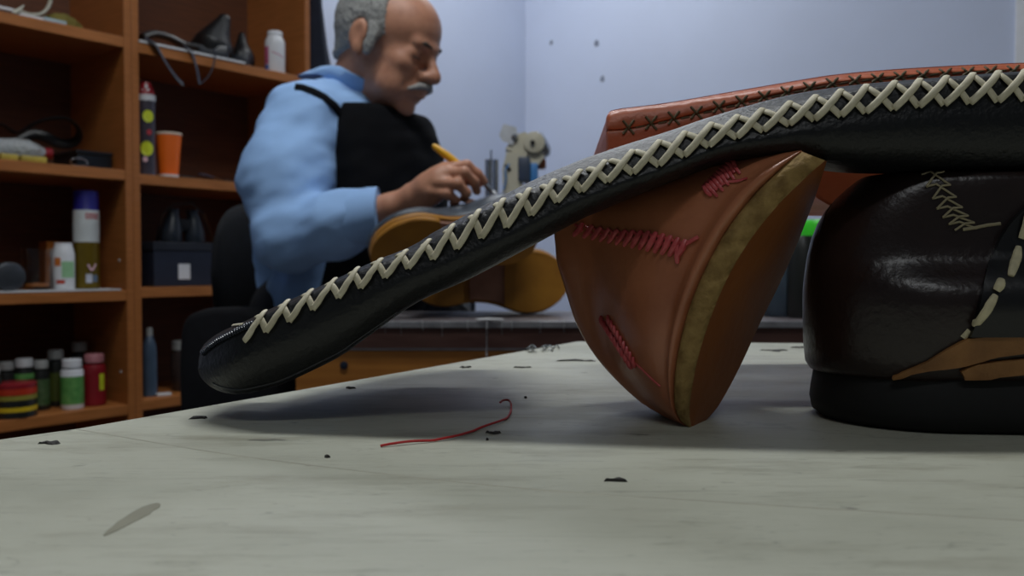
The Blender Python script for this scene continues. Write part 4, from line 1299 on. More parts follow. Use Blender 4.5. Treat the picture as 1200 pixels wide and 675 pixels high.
for (x, y) in ((x0 + .03, BY + .04), (x1 - .03, BY + .04), (x0 + .03, BY + .24), (x1 - .03, BY + .24)):
    part('leg', *box(x - .02, x + .02, y - .02, y + .02, 0, BZ - .0105, .002), M_bfront, wbn, world=True, smooth=False)
G = ([], [])
random.seed(21)
for px, y1, r in ((571, 417, 3.2), (588, 392, 1.3), (518, 394, 1.6), (470, 392, 1.0), (452, 390, .8), (548, 384, 1.4), (495, 386, 1.2), (633, 390, 1.4), (661, 390, 1.2), (600, 386, 1.0), (430, 386, 1.0)):
    a = P(px, 375.5, BY - .0115); b = P(px + random.uniform(-1, 1), y1, BY - .002); k = BY / 1000
    mid = V((a.x, BY - .0115, BZ - .008))
    G = join(G, tube([a, mid, V((b.x, BY - .0025, BZ - .014)), V((b.x, BY - .0015, b.z + .004)), V((b.x, BY - .0015, b.z))], [r * k * .9, r * k, r * k * .55, r * k * .5, r * k * .75], n=8, flat=.5))
part('glue_drip', *G, M_glue, wbn, world=True)
part('glue_drip', *join(tube([P(558, 374.5, BY - .008), P(571, 374, BY - .009), P(590, 374.5, BY - .008)], [.003, .006, .003], n=8, flat=.4)), M_glue, wbn, world=True)

# ================================================================ shoes with mustard soles
M_must = mat('mustard_rubber', srgb(150, 98, 18), rough=.55, col2=srgb(170, 116, 26), scale=25)
M_shank = mat('pinkish_shank', srgb(150, 104, 84), rough=.6, col2=srgb(172, 124, 100), scale=40)
M_gleather = mat('grey_black_leather', srgb(48, 54, 62), rough=.45, col2=srgb(78, 86, 96), scale=60, bump=.3, bscale=300, dist=.001)
def sole_hw(s, Wd):   # half width along the length 0..1 (heel 0, toe 1)
    t = [(0, .0), (.03, .45), (.08, .68), (.2, .80), (.36, .66), (.5, .72), (.68, 1.0), (.82, .96), (.92, .70), (.975, .38), (1, 0)]
    return sinterp(t, s) * Wd / 2
def shoe(name, lab, M, Lg=.25, Wd=.095, cat='shoe', H=.075, parentlike=None, heel_h=.022):
    """shoe in its own space: x heel->toe, z up from the sole; placed by matrix M (world)"""
    t = thing(name, lab, cat, M.to_translation())
    ss = [0.004, .02, .05] + [.09 + .82 * i / 22 for i in range(23)] + [.94, .97, .99, .997]
    def ring(scale, z, s0=0, s1=1, dx=0):
        a = [V((s * Lg, max(.0015, sole_hw(s, Wd) * scale), z(s) if callable(z) else z)) for s in ss if s0 <= s <= s1]
        b = [V((p.x, -p.y, p.z)) for p in reversed(a)]
        return a + b
    spr = lambda s: .012 * max(0, (s - .75) / .25) ** 2
    part('midsole', *xf(loft([ring(1.0, lambda s: spr(s) + .0), ring(1.03, lambda s: spr(s) + .004), ring(1.0, lambda s: spr(s) + .010)]), M), M_must, t, world=True, ang=40)
    # heel and forefoot treads, shank between
    part('heel', *xf(loft([ring(.98, -.0002, 0, .34), ring(.98, -heel_h * .8, 0, .34), ring(.94, -heel_h, 0, .34)]), M), M_must, t, world=True, ang=40)
    part('forefoot_tread', *xf(loft([ring(.98, lambda s: spr(s) - .0002, .56, 1), ring(.98, lambda s: spr(s) - .008, .56, 1), ring(.94, lambda s: spr(s) - .010, .56, 1)]), M), M_must, t, world=True, ang=40)
    part('shank', *xf(loft([ring(.9, -.0003, .32, .58), ring(.86, -.004, .32, .58)]), M), M_shank, t, world=True, ang=40)
    Hs = lambda s: sinterp([(0, 1.0), (.25, .95), (.45, .92), (.62, .66), (.8, .50), (1, .38)], s) * H
    rr = []
    for k_, f in ((0, .97), (.12, 1.04), (.3, 1.05), (.5, .98), (.7, .86), (.86, .68), (.96, .46), (1.0, .2)):
        rr.append(ring(f, lambda s, k_=k_: spr(s) + .010 + Hs(s) * k_))
    part('upper', *xf(loft(rr), M), M_gleather, t, world=True, ang=180)
    # padded topline and the dark opening
    col = [V((s * Lg, q * .55 * sole_hw(s, Wd), spr(s) + .010 + Hs(s) * .93)) for q, seq in ((1, [.08, .16, .26, .36, .46]), (-1, [.46, .36, .26, .16, .08])) for s in seq]
    part('topline', *xf(tube(catmull(col, 4, closed=True), .0045, n=8, closed=True), M), M_blkleather, t, world=True)
    op = [[V((s * Lg, q * f * sole_hw(s, Wd), spr(s) + .0102 + Hs(s) * zz)) for q, seq in ((1, [.08, .16, .26, .36, .46]), (-1, [.46, .36, .26, .16, .08])) for s in seq] for f, zz in ((.54, .93), (.50, 1.02), (.3, 1.025))]
    part('lining', *xf(loft(op), M), M_black, t, world=True)
    wl = [V((s * Lg, -sole_hw(s, Wd) * 1.05, spr(s) + .0125)) for s in [.06 + .88 * i / 24 for i in range(25)]]
    st = ([], [])
    for i in range(40):
        s = .08 + .84 * i / 39
        st = join(st, tube([V((s * Lg, -sole_hw(s, Wd) * 1.03 - .001, spr(s) + .016)), V(((s + .010) * Lg, -sole_hw(s, Wd) * 1.03 - .001, spr(s) + .018))], .0009, n=5))
    part('welt_stitching', *xf(st, M), M_lace, t, world=True)
    return t
def frame(o, x, z):
    x = V(x).normalized(); z = V(z); z = (z - x * z.dot(x)).normalized(); y = z.cross(x)
    M = Matrix((x, y, z)).transposed().to_4x4(); M.translation = o
    return M
# lower shoe: on its side, sole towards us, heel on the left
o_ = P(486, 334, 1.43); o_.z = BZ + .0565
shoe('leather_shoe', 'grey black shoe with a mustard sole lying on its side on the workbench', frame(o_, (1, .08, 0.0), (0.0, 1, .03)), Lg=.262, Wd=.106)
# upper shoe: held by the man, sole towards us, tilted with its toe up to the right
xd_ = V((1, .22, .20)).normalized()
o_ = P(434, 304, 1.31) + xd_ * .265
shoe('leather_shoe', 'grey black shoe with a mustard sole held up in the hands of the man', frame(o_, -xd_, (-.12, .85, .50)), Lg=.265, Wd=.118)
# small white lump on the bench
o = part('paper_scrap', *xf(lathe([(.002, 0), (.012, 0), (.010, .006), (.003, .009)], 10), Matrix.Translation(P(421, 371, BY + .02) * 1.0)), M_paper); 
mv = BZ - min(v.co.z for v in o.data.vertices); 
for v in o.data.vertices: v.co.z += mv + .0003
tag(o, 'small white lump lying at the edge of the workbench under the black strap', 'paper')

# things on the right part of the bench seen between the two shoes
p = V((P(916, 360, 1.40).x, 1.40, BZ + .0006)); 
jr = thing('glass_jar', 'murky blue grey jar on the workbench behind the tan shoe', 'jar', p)
part('jar_body', *lathe([(.01, 0), (.030, 0), (.034, .008), (.034, .075), (.026, .088), (.01, .089)], 24), mat('murky_jar', srgb(70, 84, 96), rough=.2, trans=.35), jr)
part('lid', *lathe([(.01, .0892), (.028, .0892), (.028, .104), (.01, .106)], 24), M_blkplastic, jr)
p = V((P(940, 345, 1.36).x, 1.36, BZ + .0006))
bt = thing('plastic_bottle', 'dark bottle with a bright green and blue cap behind the dark shoe', 'bottle', p)
part('body', *lathe([(.005, 0), (.022, 0), (.024, .005), (.024, .11), (.015, .13), (.005, .13)], 20), mat('dark_bottle_plastic', (1, 1, 1)), bt)
p2 = V((P(962, 300, 1.42).x, 1.42, BZ + .0006))
g = thing('plastic_canister', 'bright green and blue canister showing between the tan and the dark shoe', 'canister', p2)
part('body', *lathe([(.005, 0), (.030, 0), (.032, .006), (.032, .118), (.028, .124), (.005, .124)], 24), mat('bright_blue_plastic', srgb(40, 110, 200), rough=.4), g)
part('lid', *lathe([(.005, .1242), (.034, .1242), (.035, .150), (.03, .158), (.005, .159)], 24), mat('bright_green_plastic', srgb(60, 210, 40), rough=.4), g)

# ================================================================ sewing machine on a stand behind
SY = 2.15; SZ = 0.78
st = thing('machine_stand', 'plain grey stand carrying the sewing machine, behind the workbench', 'stand', (P(612, 300, SY).x, SY, 0))
part('stand_top', *box(-.17, .28, -.15, .18, SZ - .025, SZ, .002), M_btop, st, smooth=False)
for sx in (-.14, .25):
    for sy in (-.13, .16):
        part('leg', *box(sx - .015, sx + .015, sy - .015, sy + .015, 0, SZ - .0252, .001), M_tleg, st, smooth=False)
M_cm = mat('cream_enamel', srgb(196, 190, 168), rough=.35, var=.05)
M_brn = mat('brown_knob', srgb(130, 72, 40), rough=.5)
sm = thing('sewing_machine', 'cream sewing machine head with a steel wheel, beyond the hand of the man', 'sewing machine', (P(612, 300, SY).x, SY, SZ))
def PM(a, b, dy=0.0): return P(a, b, SY + dy)
k = SY / 1000
part('column', *join(loft([[V(q) for q in ((x_ - w_, SY - .035, z_), (x_ + w_, SY - .035, z_), (x_ + w_, SY + .035, z_), (x_ - w_, SY + .035, z_))] for x_, w_, z_ in ((PM(602, 300).x, .04, SZ), (PM(602, 215).x, .026, PM(602, 235).z), (PM(600, 200).x, .024, PM(600, 200).z), (PM(606, 180).x, .026, PM(606, 180).z))])), M_cm, sm, world=True, ang=30)
part('bed', *box(PM(592, 300).x, PM(662, 300).x, SY - .07, SY + .07, SZ + .0005, SZ + .05, .006), M_cm, sm, world=True)
part('head_arm', *loft([[V((c_.x + dx * w_, SY + dy, c_.z + dz * w_)) for dx, dz, dy in ((-.55, -.8, -.03), (.55, .8, -.03), (.55, .8, .03), (-.55, -.8, .03))] for c_, w_ in ((PM(598, 168), .022), (PM(608, 168), .030), (PM(622, 180), .026), (PM(634, 190), .014))]), M_cm, sm, world=True, ang=30)
part('neck', *tube([PM(606, 195), PM(607, 182), PM(612, 172)], [.028, .024, .022], n=10), M_cm, sm, world=True)
part('cover_plate', *loft([[PM(585, 158, d_), PM(590, 145, d_), PM(605, 149, d_), PM(607, 160, d_), PM(600, 170, d_), PM(588, 165, d_)] for d_ in (-.035, .02)]), M_capw, sm, world=True, ang=30)
part('tension_dial', *xf(lathe([(.001, 0), (.008, 0), (.008, .008), (.004, .012), (.001, .012)], 16), Matrix.Translation(PM(603, 161, -.03)) @ Matrix.Rotation(math.pi / 2, 4, 'X')), M_steel, sm, world=True)
part('hub', *xf(lathe([(.001, 0), (.026, 0), (.026, .010), (.010, .014), (.001, .014)], 20), Matrix.Translation(PM(626, 167, -.032)) @ Matrix.Rotation(math.pi / 2, 4, 'X')), M_cm, sm, world=True)
part('hub_screw', *xf(lathe([(.001, 0), (.006, 0), (.006, .004), (.001, .004)], 12), Matrix.Translation(PM(624, 167, -.047)) @ Matrix.Rotation(math.pi / 2, 4, 'X')), M_blkplastic, sm, world=True)
part('hand_wheel', *xf(lathe([(.004, -.02), (.024, -.02), (.034, -.012), (.036, 0), (.034, .012), (.024, .02), (.004, .02)], 24), Matrix.Translation(PM(632, 170, .012)) @ Matrix.Rotation(math.radians(60), 4, 'Y')), M_steel, sm, world=True)
part('motor_block', *box(PM(607, 200).x, PM(621, 200).x, SY - .045, SY + .02, PM(610, 214).z, PM(610, 186).z, .004), mat('slate_block', srgb(60, 70, 88), rough=.4), sm, world=True)
part('blue_guard', *box(PM(621, 200).x, PM(630, 200).x, SY - .04, SY + .01, PM(610, 216).z, PM(610, 193).z, .004), mat('blue_plastic', srgb(70, 130, 190), rough=.4), sm, world=True)
part('knob', *xf(lathe([(.001, -.012), (.012, -.012), (.014, -.006), (.014, .006), (.012, .012), (.001, .012)], 14), Matrix.Translation(PM(634, 192)) @ Matrix.Rotation(math.radians(90), 4, 'Y')), M_brn, sm, world=True)
part('wire', *tube(catmull([PM(597, 192, -.04), PM(592, 200, -.045), PM(593, 210, -.045), PM(590, 222, -.04)], 5), .0022, n=6), mat('blue_plastic', (1, 1, 1)), sm, world=True)
part('lever', *tube([PM(592, 193, -.035), PM(598, 200, -.035)], .004, n=8), M_blkplastic, sm, world=True)
part('lever', *tube([PM(618, 216, -.0), PM(628, 184, -.0)], .006, n=8), M_cm, sm, world=True)
# thread stand: twin steel posts
ts = thing('thread_stand', 'pair of steel rods standing left of the sewing machine', 'rods', (P(576, 300, SY).x, SY, SZ))
for px in (572, 580.5):
    part('rod', *tube([V((P(px, 300, SY).x, SY, SZ + .01)), P(px, 187, SY)], .0075, n=12), M_steel, ts, world=True)
part('pin', *tube([V((P(575.5, 300, SY).x, SY, SZ + .01)), P(575.5, 176, SY)], .0022, n=8), M_steel, ts, world=True)
part('base', *box(P(564, 300, SY).x, P(585, 300, SY).x, SY - .03, SY + .03, SZ + .0003, SZ + .012, .002), M_blkplastic, ts, world=True)
# ================================================================ THE MAN
hd = V((.88, -.47, 0)).normalized(); lv = V((.47, .88, 0)).normalized()
M_skin = mat('skin', srgb(178, 124, 98), rough=.5, col2=srgb(196, 142, 114), scale=45, bump=.25, bscale=260, dist=.001, sss=.08)
M_shirt = mat('blue_shirt_cotton', srgb(150, 188, 236), rough=.85, var=.05, scale=14, bump=.2, bscale=500, dist=.0005)
M_apron = mat('black_apron_cloth', srgb(10, 11, 15), rough=.9, spec=.15, var=.3, scale=20, bump=.2, bscale=90)
M_trous = mat('dark_trousers', srgb(24, 26, 34), rough=.85)
M_hair = mat('grey_hair', srgb(120, 120, 118), rough=.8, col2=srgb(176, 176, 172), scale=220, bump=.8, bscale=420, dist=.002)
M_brow = mat('dark_grey_brow', srgb(66, 58, 52), rough=.8, var=.3, scale=300)
man = thing('person', 'seated man with grey hair in a blue shirt and black apron, brushing a shoe', 'person', (-.33, 1.78, 0))

RS = P(349, 140, 1.60); LS = RS + lv * .345
mid = (RS + LS) / 2
elb = P(331, 288, 1.50); wri = P(458, 243, 1.425)
LE = LS + V((.04, -.08, -.28)); LW = P(590, 262, 1.47)
pel = V((mid.x - .075, mid.y + .06, .56))
# head frame
pt = math.radians(20)
f0 = V((.925, -.38, 0)).normalized(); hl = V((.38, .925, 0)).normalized()
hf = V((f0.x * math.cos(pt), f0.y * math.cos(pt), -math.sin(pt))); hu = hf.cross(hl).normalized()
hu = hu if hu.z > 0 else -hu
HC = P(488, 61, 1.61) - (hf * .080 - hl * .032)
HM = np.array(Matrix((hf, hl, hu)).transposed())
def Hh(x, y, z): return HC + hf * x + hl * y + hu * z
def HE(c, r): return s_ell(Hh(*c), r, HM)
def HK(a, b, ra, rb): return s_cone(Hh(*a), Hh(*b), ra, rb)
TM = np.array(Matrix((hd, lv, V((0, 0, 1)))).transposed())

head = union([HE((-.022, 0, .034), (.098, .077, .084)), HE((.028, 0, .036), (.064, .063, .060))], .03)
face = union([head, HE((.036, 0, -.030), (.052, .056, .066)), HE((.030, 0, -.068), (.052, .052, .045)), HE((.072, 0, -.104), (.019, .022, .016)),
              HE((.060, .038, -.026), (.022, .022, .018)), HE((.060, -.038, -.026), (.022, .022, .018)),
              HE((.052, -.040, -.070), (.024, .018, .026)), HE((.052, .040, -.070), (.024, .018, .026))], .022)
face = union([face, HK((.080, -.038, .016), (.092, -.008, .014), .0075, .0085), HK((.080, .038, .016), (.092, .008, .014), .0075, .0085), HE((.084, 0, -.066), (.017, .028, .018))], .014)
face = sub(face, HE((.094, .034, -.004), (.014, .017, .010)), .012)
face = sub(face, HE((.094, -.034, -.004), (.014, .017, .010)), .012)
face = union([face, HE((.074, .033, -.004), (.0135, .0155, .0125)), HE((.074, -.033, -.004), (.0135, .0155, .0125)),
              HK((.088, 0, .006), (.112, 0, -.030), .0075, .0125), HE((.112, 0, -.036), (.0155, .013, .0115)), HE((.098, .014, -.038), (.012, .008, .009)), HE((.098, -.014, -.038), (.012, .008, .009))], .008)
face = union([face, HE((.099, 0, -.0625), (.007, .021, .0045)), HE((.096, 0, -.0735), (.008, .019, .0055))], .005)
face = sub(face, HK((.108, -.026, -.068), (.108, .026, -.068), .0028, .0028), .004)
# folds beside the nose
for s_ in (-1, 1):
    face = sub(face, HK((.096, s_ * .024, -.036), (.080, s_ * .040, -.066), .0030, .0025), .008)
    face = sub(face, HK((.088, s_ * .018, -.018), (.074, s_ * .046, -.022), .0020, .0015), .006)
# ears
for s_ in (-1, 1):
    ear = union([HE((-.022, s_ * .081, -.002), (.019, .0078, .028)), HE((-.015, s_ * .079, -.031), (.011, .007, .013))], .01)
    ear = sub(ear, HE((-.018, s_ * .091, -.001), (.0105, .007, .019)), .004)
    face = union([face, ear], .006)
neck = union([s_cone(Hh(-.035, 0, -.03), mid + V((0, 0, .03)) - hd * .02, .056, .064), s_cone(Hh(.02, 0, -.075), mid + hd * .03 + V((0, 0, .02)), .035, .045)], .03)
torso = union([s_ell(mid + V((0, 0, -.17)) , (.115, .165, .25), TM), s_cone(RS + lv * .04, LS - lv * .04, .06, .06), s_ell((mid + pel) / 2 + V((0, 0, -.07)), (.12, .15, .22), TM),
               s_ell(pel, (.13, .165, .12), TM)], .06)
HDt = [  # right hand gripping the brush
 ('palm', P(487, 228, 1.412), P(516, 213, 1.395), .021, .025), ('palm2', P(490, 238, 1.415), P(505, 226, 1.398), .017, .020), ('palm3', P(500, 218, 1.40), P(522, 203, 1.396), .018, .015)]
hand = union([s_cone(wri, P(482, 233, 1.418), .024, .021)] + [s_cone(a, b, ra, rb) for _, a, b, ra, rb in HDt], .014)
fing = [
 [(522, 197, 1.402), (547, 194, 1.398), (560, 204, 1.402), (567, 213, 1.408)],
 [(518, 203, 1.388), (544, 202, 1.374), (556, 213, 1.384), (559, 224, 1.398)],
 [(512, 214, 1.380), (536, 215, 1.366), (547, 226, 1.376), (544, 233, 1.394)],
 [(505, 225, 1.382), (525, 227, 1.372), (534, 235, 1.382), (530, 238, 1.398)]]
fr_ = [(.0098, .0090, .0082, .0072), (.0098, .0092, .0084, .0074), (.0094, .0088, .0080, .0070), (.0084, .0078, .0072, .0062)]
hh = hand
for ch, r_ in zip(fing, fr_):
    segs = [s_cone(P(*ch[i]), P(*ch[i + 1]), r_[i], r_[i + 1]) for i in range(3)]
    knob = s_ell(P(*ch[0]), (.0105, .0105, .0105))
    knob2 = s_ell(P(*ch[1]), (.0098, .0098, .0098))
    hh = union([hh, union(segs + [knob2], .003), knob], .004)
th_ = [(492, 222, 1.428), (520, 214, 1.440), (543, 210, 1.436), (562, 214, 1.422)]
hh = union([hh, union([s_cone(P(*th_[0]), P(*th_[1]), .016, .0125), s_cone(P(*th_[1]), P(*th_[2]), .0120, .0105), s_cone(P(*th_[2]), P(*th_[3]), .0105, .0085)], .006)], .006)
armR = union([s_cone(RS, elb, .048, .038), s_cone(elb, elb.lerp(wri, .35), .040, .040), s_cone(elb.lerp(wri, .35), wri, .040, .024)], .02)
armL = union([s_cone(LS, LE, .048, .038), s_cone(LE, LW, .040, .024)], .02)
# left hand under the shoe it holds
lh = union([s_cone(LW, LW + V((-.03, -.02, -.01)), .024, .024)] + [s_cone(LW + V((-.04, -.02, .012 - .017 * i)), LW + V((-.075, -.055, .008 - .016 * i)), .0092, .0075) for i in range(4)] + [s_cone(LW + V((-.02, -.03, .015)), LW + V((-.055, -.055, .03)), .012, .009)], .006)
hipR = pel - lv * .09; hipL = pel + lv * .09
knR = hipR + hd * .42 + V((0, 0, -.04)); knL = hipL + hd * .42 + V((0, 0, -.04))
ftR = V((knR.x - .02, knR.y, .06)); ftL = V((knL.x - .02, knL.y, .06))
leg_ = lambda h_, k_, f_, s=0.0: union([s_cone(h_, k_, .085 + s, .060 + s), s_cone(k_, f_, .058 + s, .040 + s)], .03)
foot_ = lambda f_, s=0.0: s_ell(f_ + hd * .07 + V((0, 0, -.02)), (.13, .045, .038), TM)
legs = union([leg_(hipR, knR, ftR), leg_(hipL, knL, ftL), foot_(ftR), foot_(ftL)], .02)
bodyf = union([face, neck], .022)
bodyf = union([bodyf, torso], .03)
bodyf = union([bodyf, armR, armL, legs], .02)
bodyf = union([bodyf, hh, lh], .005)
solid('body', bodyf, (-.75, 1.25, 0.0), (.30, 2.25, 1.40), 0.0034, M_skin, man, 1)

# hair, moustache, brows
hair = union([HE((-.024, 0, .036), (.104, .083, .089)), s_cone(Hh(-.045, 0, .0), Hh(-.052, 0, -.045), .066, .058), HE((.0, 0, .05), (.075, .072, .074))], .02)
hair = inter(hair, s_half(Hh(.026, 0, .03), hf * 1.0 + hu * .30), .006)     # receding hairline
lowcut = s_half(Hh(-.02, 0, -.019), -hu + hf * .50)
sideb = union([HE((.006, .078, -.006), (.013, .010, .030)), HE((.006, -.078, -.006), (.013, .010, .030))], .004)
hair = inter(hair, lowcut, .01)
hair = union([hair, sideb], .01)
for s_ in (-1, 1):
    hair = sub(hair, HE((-.022, s_ * .090, .000), (.022, .020, .031)), .004)
hd_noise = lambda c: .0016 * mnoise.noise(V(c) * 160) + .0014 * mnoise.noise(V(c) * 70)
solid('hair', hair, np.array(HC) - .16, np.array(HC) + .17, .003, M_hair, man, 1, hd_noise)
ms = union([HK((.109, 0, -.053), (.101, -.020, -.058), .0066, .0062), HK((.101, -.020, -.058), (.088, -.034, -.068), .0062, .0030),
            HK((.109, 0, -.053), (.101, .020, -.058), .0066, .0062), HK((.101, .020, -.058), (.088, .034, -.068), .0062, .0030)], .004)
solid('moustache', ms, np.array(Hh(.1, 0, -.06)) - .06, np.array(Hh(.1, 0, -.06)) + .06, .0016, mat('grey_moustache', srgb(120, 118, 116), rough=.85, col2=srgb(176, 174, 170), scale=300), man, 1,
      lambda c: .0008 * mnoise.noise(V(c) * 260))
for s_ in (-1, 1):
    bw = union([HK((.0965, s_ * .012, .016), (.0925, s_ * .028, .0195), .0036, .0036), HK((.0925, s_ * .028, .0195), (.078, s_ * .046, .014), .0036, .0020)], .003)
    solid('eyebrow', bw, np.array(Hh(.09, s_ * .03, .017)) - .04, np.array(Hh(.09, s_ * .03, .017)) + .04, .0014, M_brow, man, 0)
    ey = HE((.0765, s_ * .033, -.0050), (.0120, .0128, .0100))
    pts = [Hh(.0765 + .0134 * math.cos(a), s_ * (.033) + .0140 * math.sin(a), -.0085 - .0025 * math.cos(a)) for a in [(-1.1 + 2.2 * i / 10) for i in range(11)]]
    part('eyelashes', *tube(pts, [.0004] + [.0011] * 9 + [.0004], n=6), M_brow, man, world=True)

# shirt
def wr(amp=1.0):
    def g(c):
        v = V(c)
        w_ = V((v.x * 9 + v.z * 5, v.y * 8, v.z * 16 - v.x * 7))
        ein = (v - P(392, 262, 1.45)).length / .11
        sh_ = (v - P(372, 150, 1.55)).length / .10
        n0 = mnoise.noise(v * 7)
        fold = .0060 * math.exp(-ein * ein) * math.sin(v.z * 150 + v.x * 95 + n0 * 5) + .0035 * math.exp(-sh_ * sh_) * math.sin(v.z * 60 - v.x * 130 + n0 * 4)
        return fold + amp * (.0055 * mnoise.noise(w_) + .0030 * mnoise.noise(w_ * 2.3 + V((4, 2, 9))) - .003 * abs(mnoise.noise(w_ * 1.1 + V((9, 9, 1)))))
    return g
cuff = elb.lerp(wri, .86)
sleeveR = union([s_cone(RS + lv * .01, RS.lerp(elb, .5) + V((-.008, 0, 0)), .074, .080), s_cone(RS.lerp(elb, .5) + V((-.008, 0, 0)), elb + V((.012, 0, .010)), .080, .056),
                 s_cone(elb + V((.012, 0, .010)), elb.lerp(wri, .5) + V((0, 0, .002)), .056, .054), s_cone(elb.lerp(wri, .5) + V((0, 0, .002)), cuff, .054, .042)], .03)
sleeveR = inter(sleeveR, s_half(cuff, wri - elb), .004)
sleeveL = union([s_cone(LS, LE, .066, .056), s_cone(LE, LE.lerp(LW, .8), .056, .042)], .02)
tors2 = union([s_ell(mid + V((0, 0, -.17)), (.133, .186, .262), TM), s_cone(RS + lv * .03, LS - lv * .03, .066, .066), s_cone(RS + lv * .08 + V((0,0,.0)), mid + V((0, 0, .035)) - hd * .01, .066, .070), s_ell((mid + pel) / 2 + V((0, 0, -.08)), (.138, .168, .23), TM),
               s_ell(pel + V((0, 0, .04)), (.14, .175, .12), TM)], .06)
tors2 = inter(tors2, s_half((0, 0, .80), V((0, 0, -1)) + hd * .15), .01)
shirt = union([tors2, sleeveR, sleeveL], .018)
ncut = s_cone(mid - hd * .01 + V((0, 0, .06)), mid + hd * .055 + V((0, 0, .20)), .056, .085)
shirt = sub(shirt, ncut, .006)
shirt = inter(shirt, s_half((0, 0, .70), (0, 0, -1)), .01)
shirt_o = solid('shirt', shirt, (-.75, 1.28, .55), (.25, 2.25, 1.30), .0045, M_shirt, man, 2, wr(1.25))
# cuff band, collar
ax_ = (wri - elb).normalized()
part('cuff', *tube([cuff - ax_ * .050, cuff - ax_ * .046, cuff - ax_ * .02, cuff + ax_ * .004, cuff + ax_ * .006, cuff + ax_ * .004, cuff - ax_ * .01], [.040, .0485, .0475, .0445, .042, .038, .036], n=28), M_shirt, man, world=True)
# collar: a folded band leaning on the neck
nc0 = mid + V((0, 0, .098)) - hd * .006
nup = (Hh(-.035, 0, -.06) - nc0).normalized()
def collar_ring(rad_f, rad_s, hgt, dz_front, out):
    pts = []
    for i in range(49):
        a = math.radians(28 + (332 - 28) * i / 48)       # open at the front
        front = max(0, math.cos(a))
        p = nc0 + hd * (math.cos(a) * rad_f * 1.05) + lv * (math.sin(a) * rad_s) + nup * hgt + V((0, 0, dz_front * front ** 1.2 + .018 * max(0, -math.cos(a) * .8 + .25))) + (hd * math.cos(a) + lv * math.sin(a)) * out
        pts.append(p)
    return pts
rr = [collar_ring(.070, .067, -.004, -.030, .004), collar_ring(.068, .064, .030, -.034, .000), collar_ring(.066, .062, .048, -.036, .001), collar_ring(.068, .064, .052, -.037, .004),
      collar_ring(.072, .068, .046, -.040, .008), collar_ring(.082, .078, .014, -.052, .016), collar_ring(.088, .084, -.010, -.064, .020), collar_ring(.084, .080, -.012, -.062, .014), collar_ring(.072, .069, .026, -.038, .004)]
g_ = loft([list(r) for r in zip(*rr)], closed=True, cap=True)
part('collar', *g_, M_shirt, man, world=True, ang=60)
BTN = P(427, 116, 1.50)
M_btn = mat('shirt_button', srgb(214, 222, 232), rough=.3)
# shirt tail hanging at his back
tl = [P(300, 270, 1.60), P(303, 300, 1.60), P(309, 318, 1.60), P(303, 338, 1.60)]
rings = [[P(a, y, 1.575), P(b, y, 1.570), P(b, y + 1, 1.60), P(a, y + 1, 1.60)] for y, a, b in ((262, 292, 322), (285, 295, 326), (296, 296, 327), (305, 296, 325), (315, 299, 321), (325, 299, 316), (337, 301, 303))]
part('shirt_tail', *loft(rings), M_shirt, man, world=True, ang=60)

# apron: bib over the chest, lap piece, shoulder strap
ap = union([s_ell(mid + hd * .028 + V((0, 0, -.14)), (.150, .195, .27), TM), s_ell((mid + pel) / 2 + V((0, 0, -.08)), (.158, .180, .24), TM), s_ell(pel + V((0, 0, .04)), (.16, .185, .13), TM)], .06)
ap_in = union([s_ell(mid + V((0, 0, -.17)), (.130, .180, .255), TM), s_ell((mid + pel) / 2 + V((0, 0, -.08)), (.136, .165, .23), TM)], .06)
ap = inter(ap, s_half(mid + hd * .020, -hd), .01)
ap = inter(ap, s_half((0, 0, P(460, 122, 1.62).z), (0, 0, 1)), .01)
ap = inter(ap, s_half(mid - lv * .158, -lv), .012)
ap = inter(ap, s_half(mid + lv * .185, lv), .012)
ap = inter(ap, s_half((0, 0, .50), (0, 0, -1)), .01)
solid('apron', ap, (-.65, 1.40, .45), (.15, 2.2, 1.2), .005, M_apron, man, 2, wr(.8))
for f__ in ():
    pass
lap = union([s_cone(hipR + V((0, 0, .045)), knR + V((0, 0, .03)), .085, .062), s_cone(hipL + V((0, 0, .045)), knL + V((0, 0, .03)), .085, .062), s_cone((hipR + hipL) / 2 + V((0, 0, .05)), (knR + knL) / 2 + V((0, 0, .03)), .08, .055)], .05)
solid('apron', lap, (-.65, 1.2, .35), (.35, 2.2, .80), .008, M_apron, man, 1)
# the strap runs over the near shoulder to the bib
part('apron_strap', *cord(bvh_of(shirt_o), [(410, 150), (402, 138), (392, 125), (380, 114), (366, 107), (354, 103), (346, 102)], .0085, flat=.3, lift=.002, step=3), M_apron, man, world=True)
tro = union([s_ell(pel + V((0, 0, .12)), (.150, .184, .17), TM), leg_(hipR, knR, ftR + V((0, 0, .03)), .014), leg_(hipL, knL, ftL + V((0, 0, .03)), .014), s_ell(pel, (.148, .182, .13), TM)], .03)
solid('trousers', tro, (-.65, 1.2, .0), (.40, 2.2, .90), .008, M_trous, man, 1)
for f_ in (ftR, ftL):
    sh_ = inter(s_ell(f_ + hd * .07 + V((0, 0, -.016)), (.142, .054, .048), TM), s_half((0, 0, .002), (0, 0, -1)), .004)
    solid('shoe', sh_, np.array(f_) - .2, np.array(f_) + .26, .006, M_blkleather, man, 1)

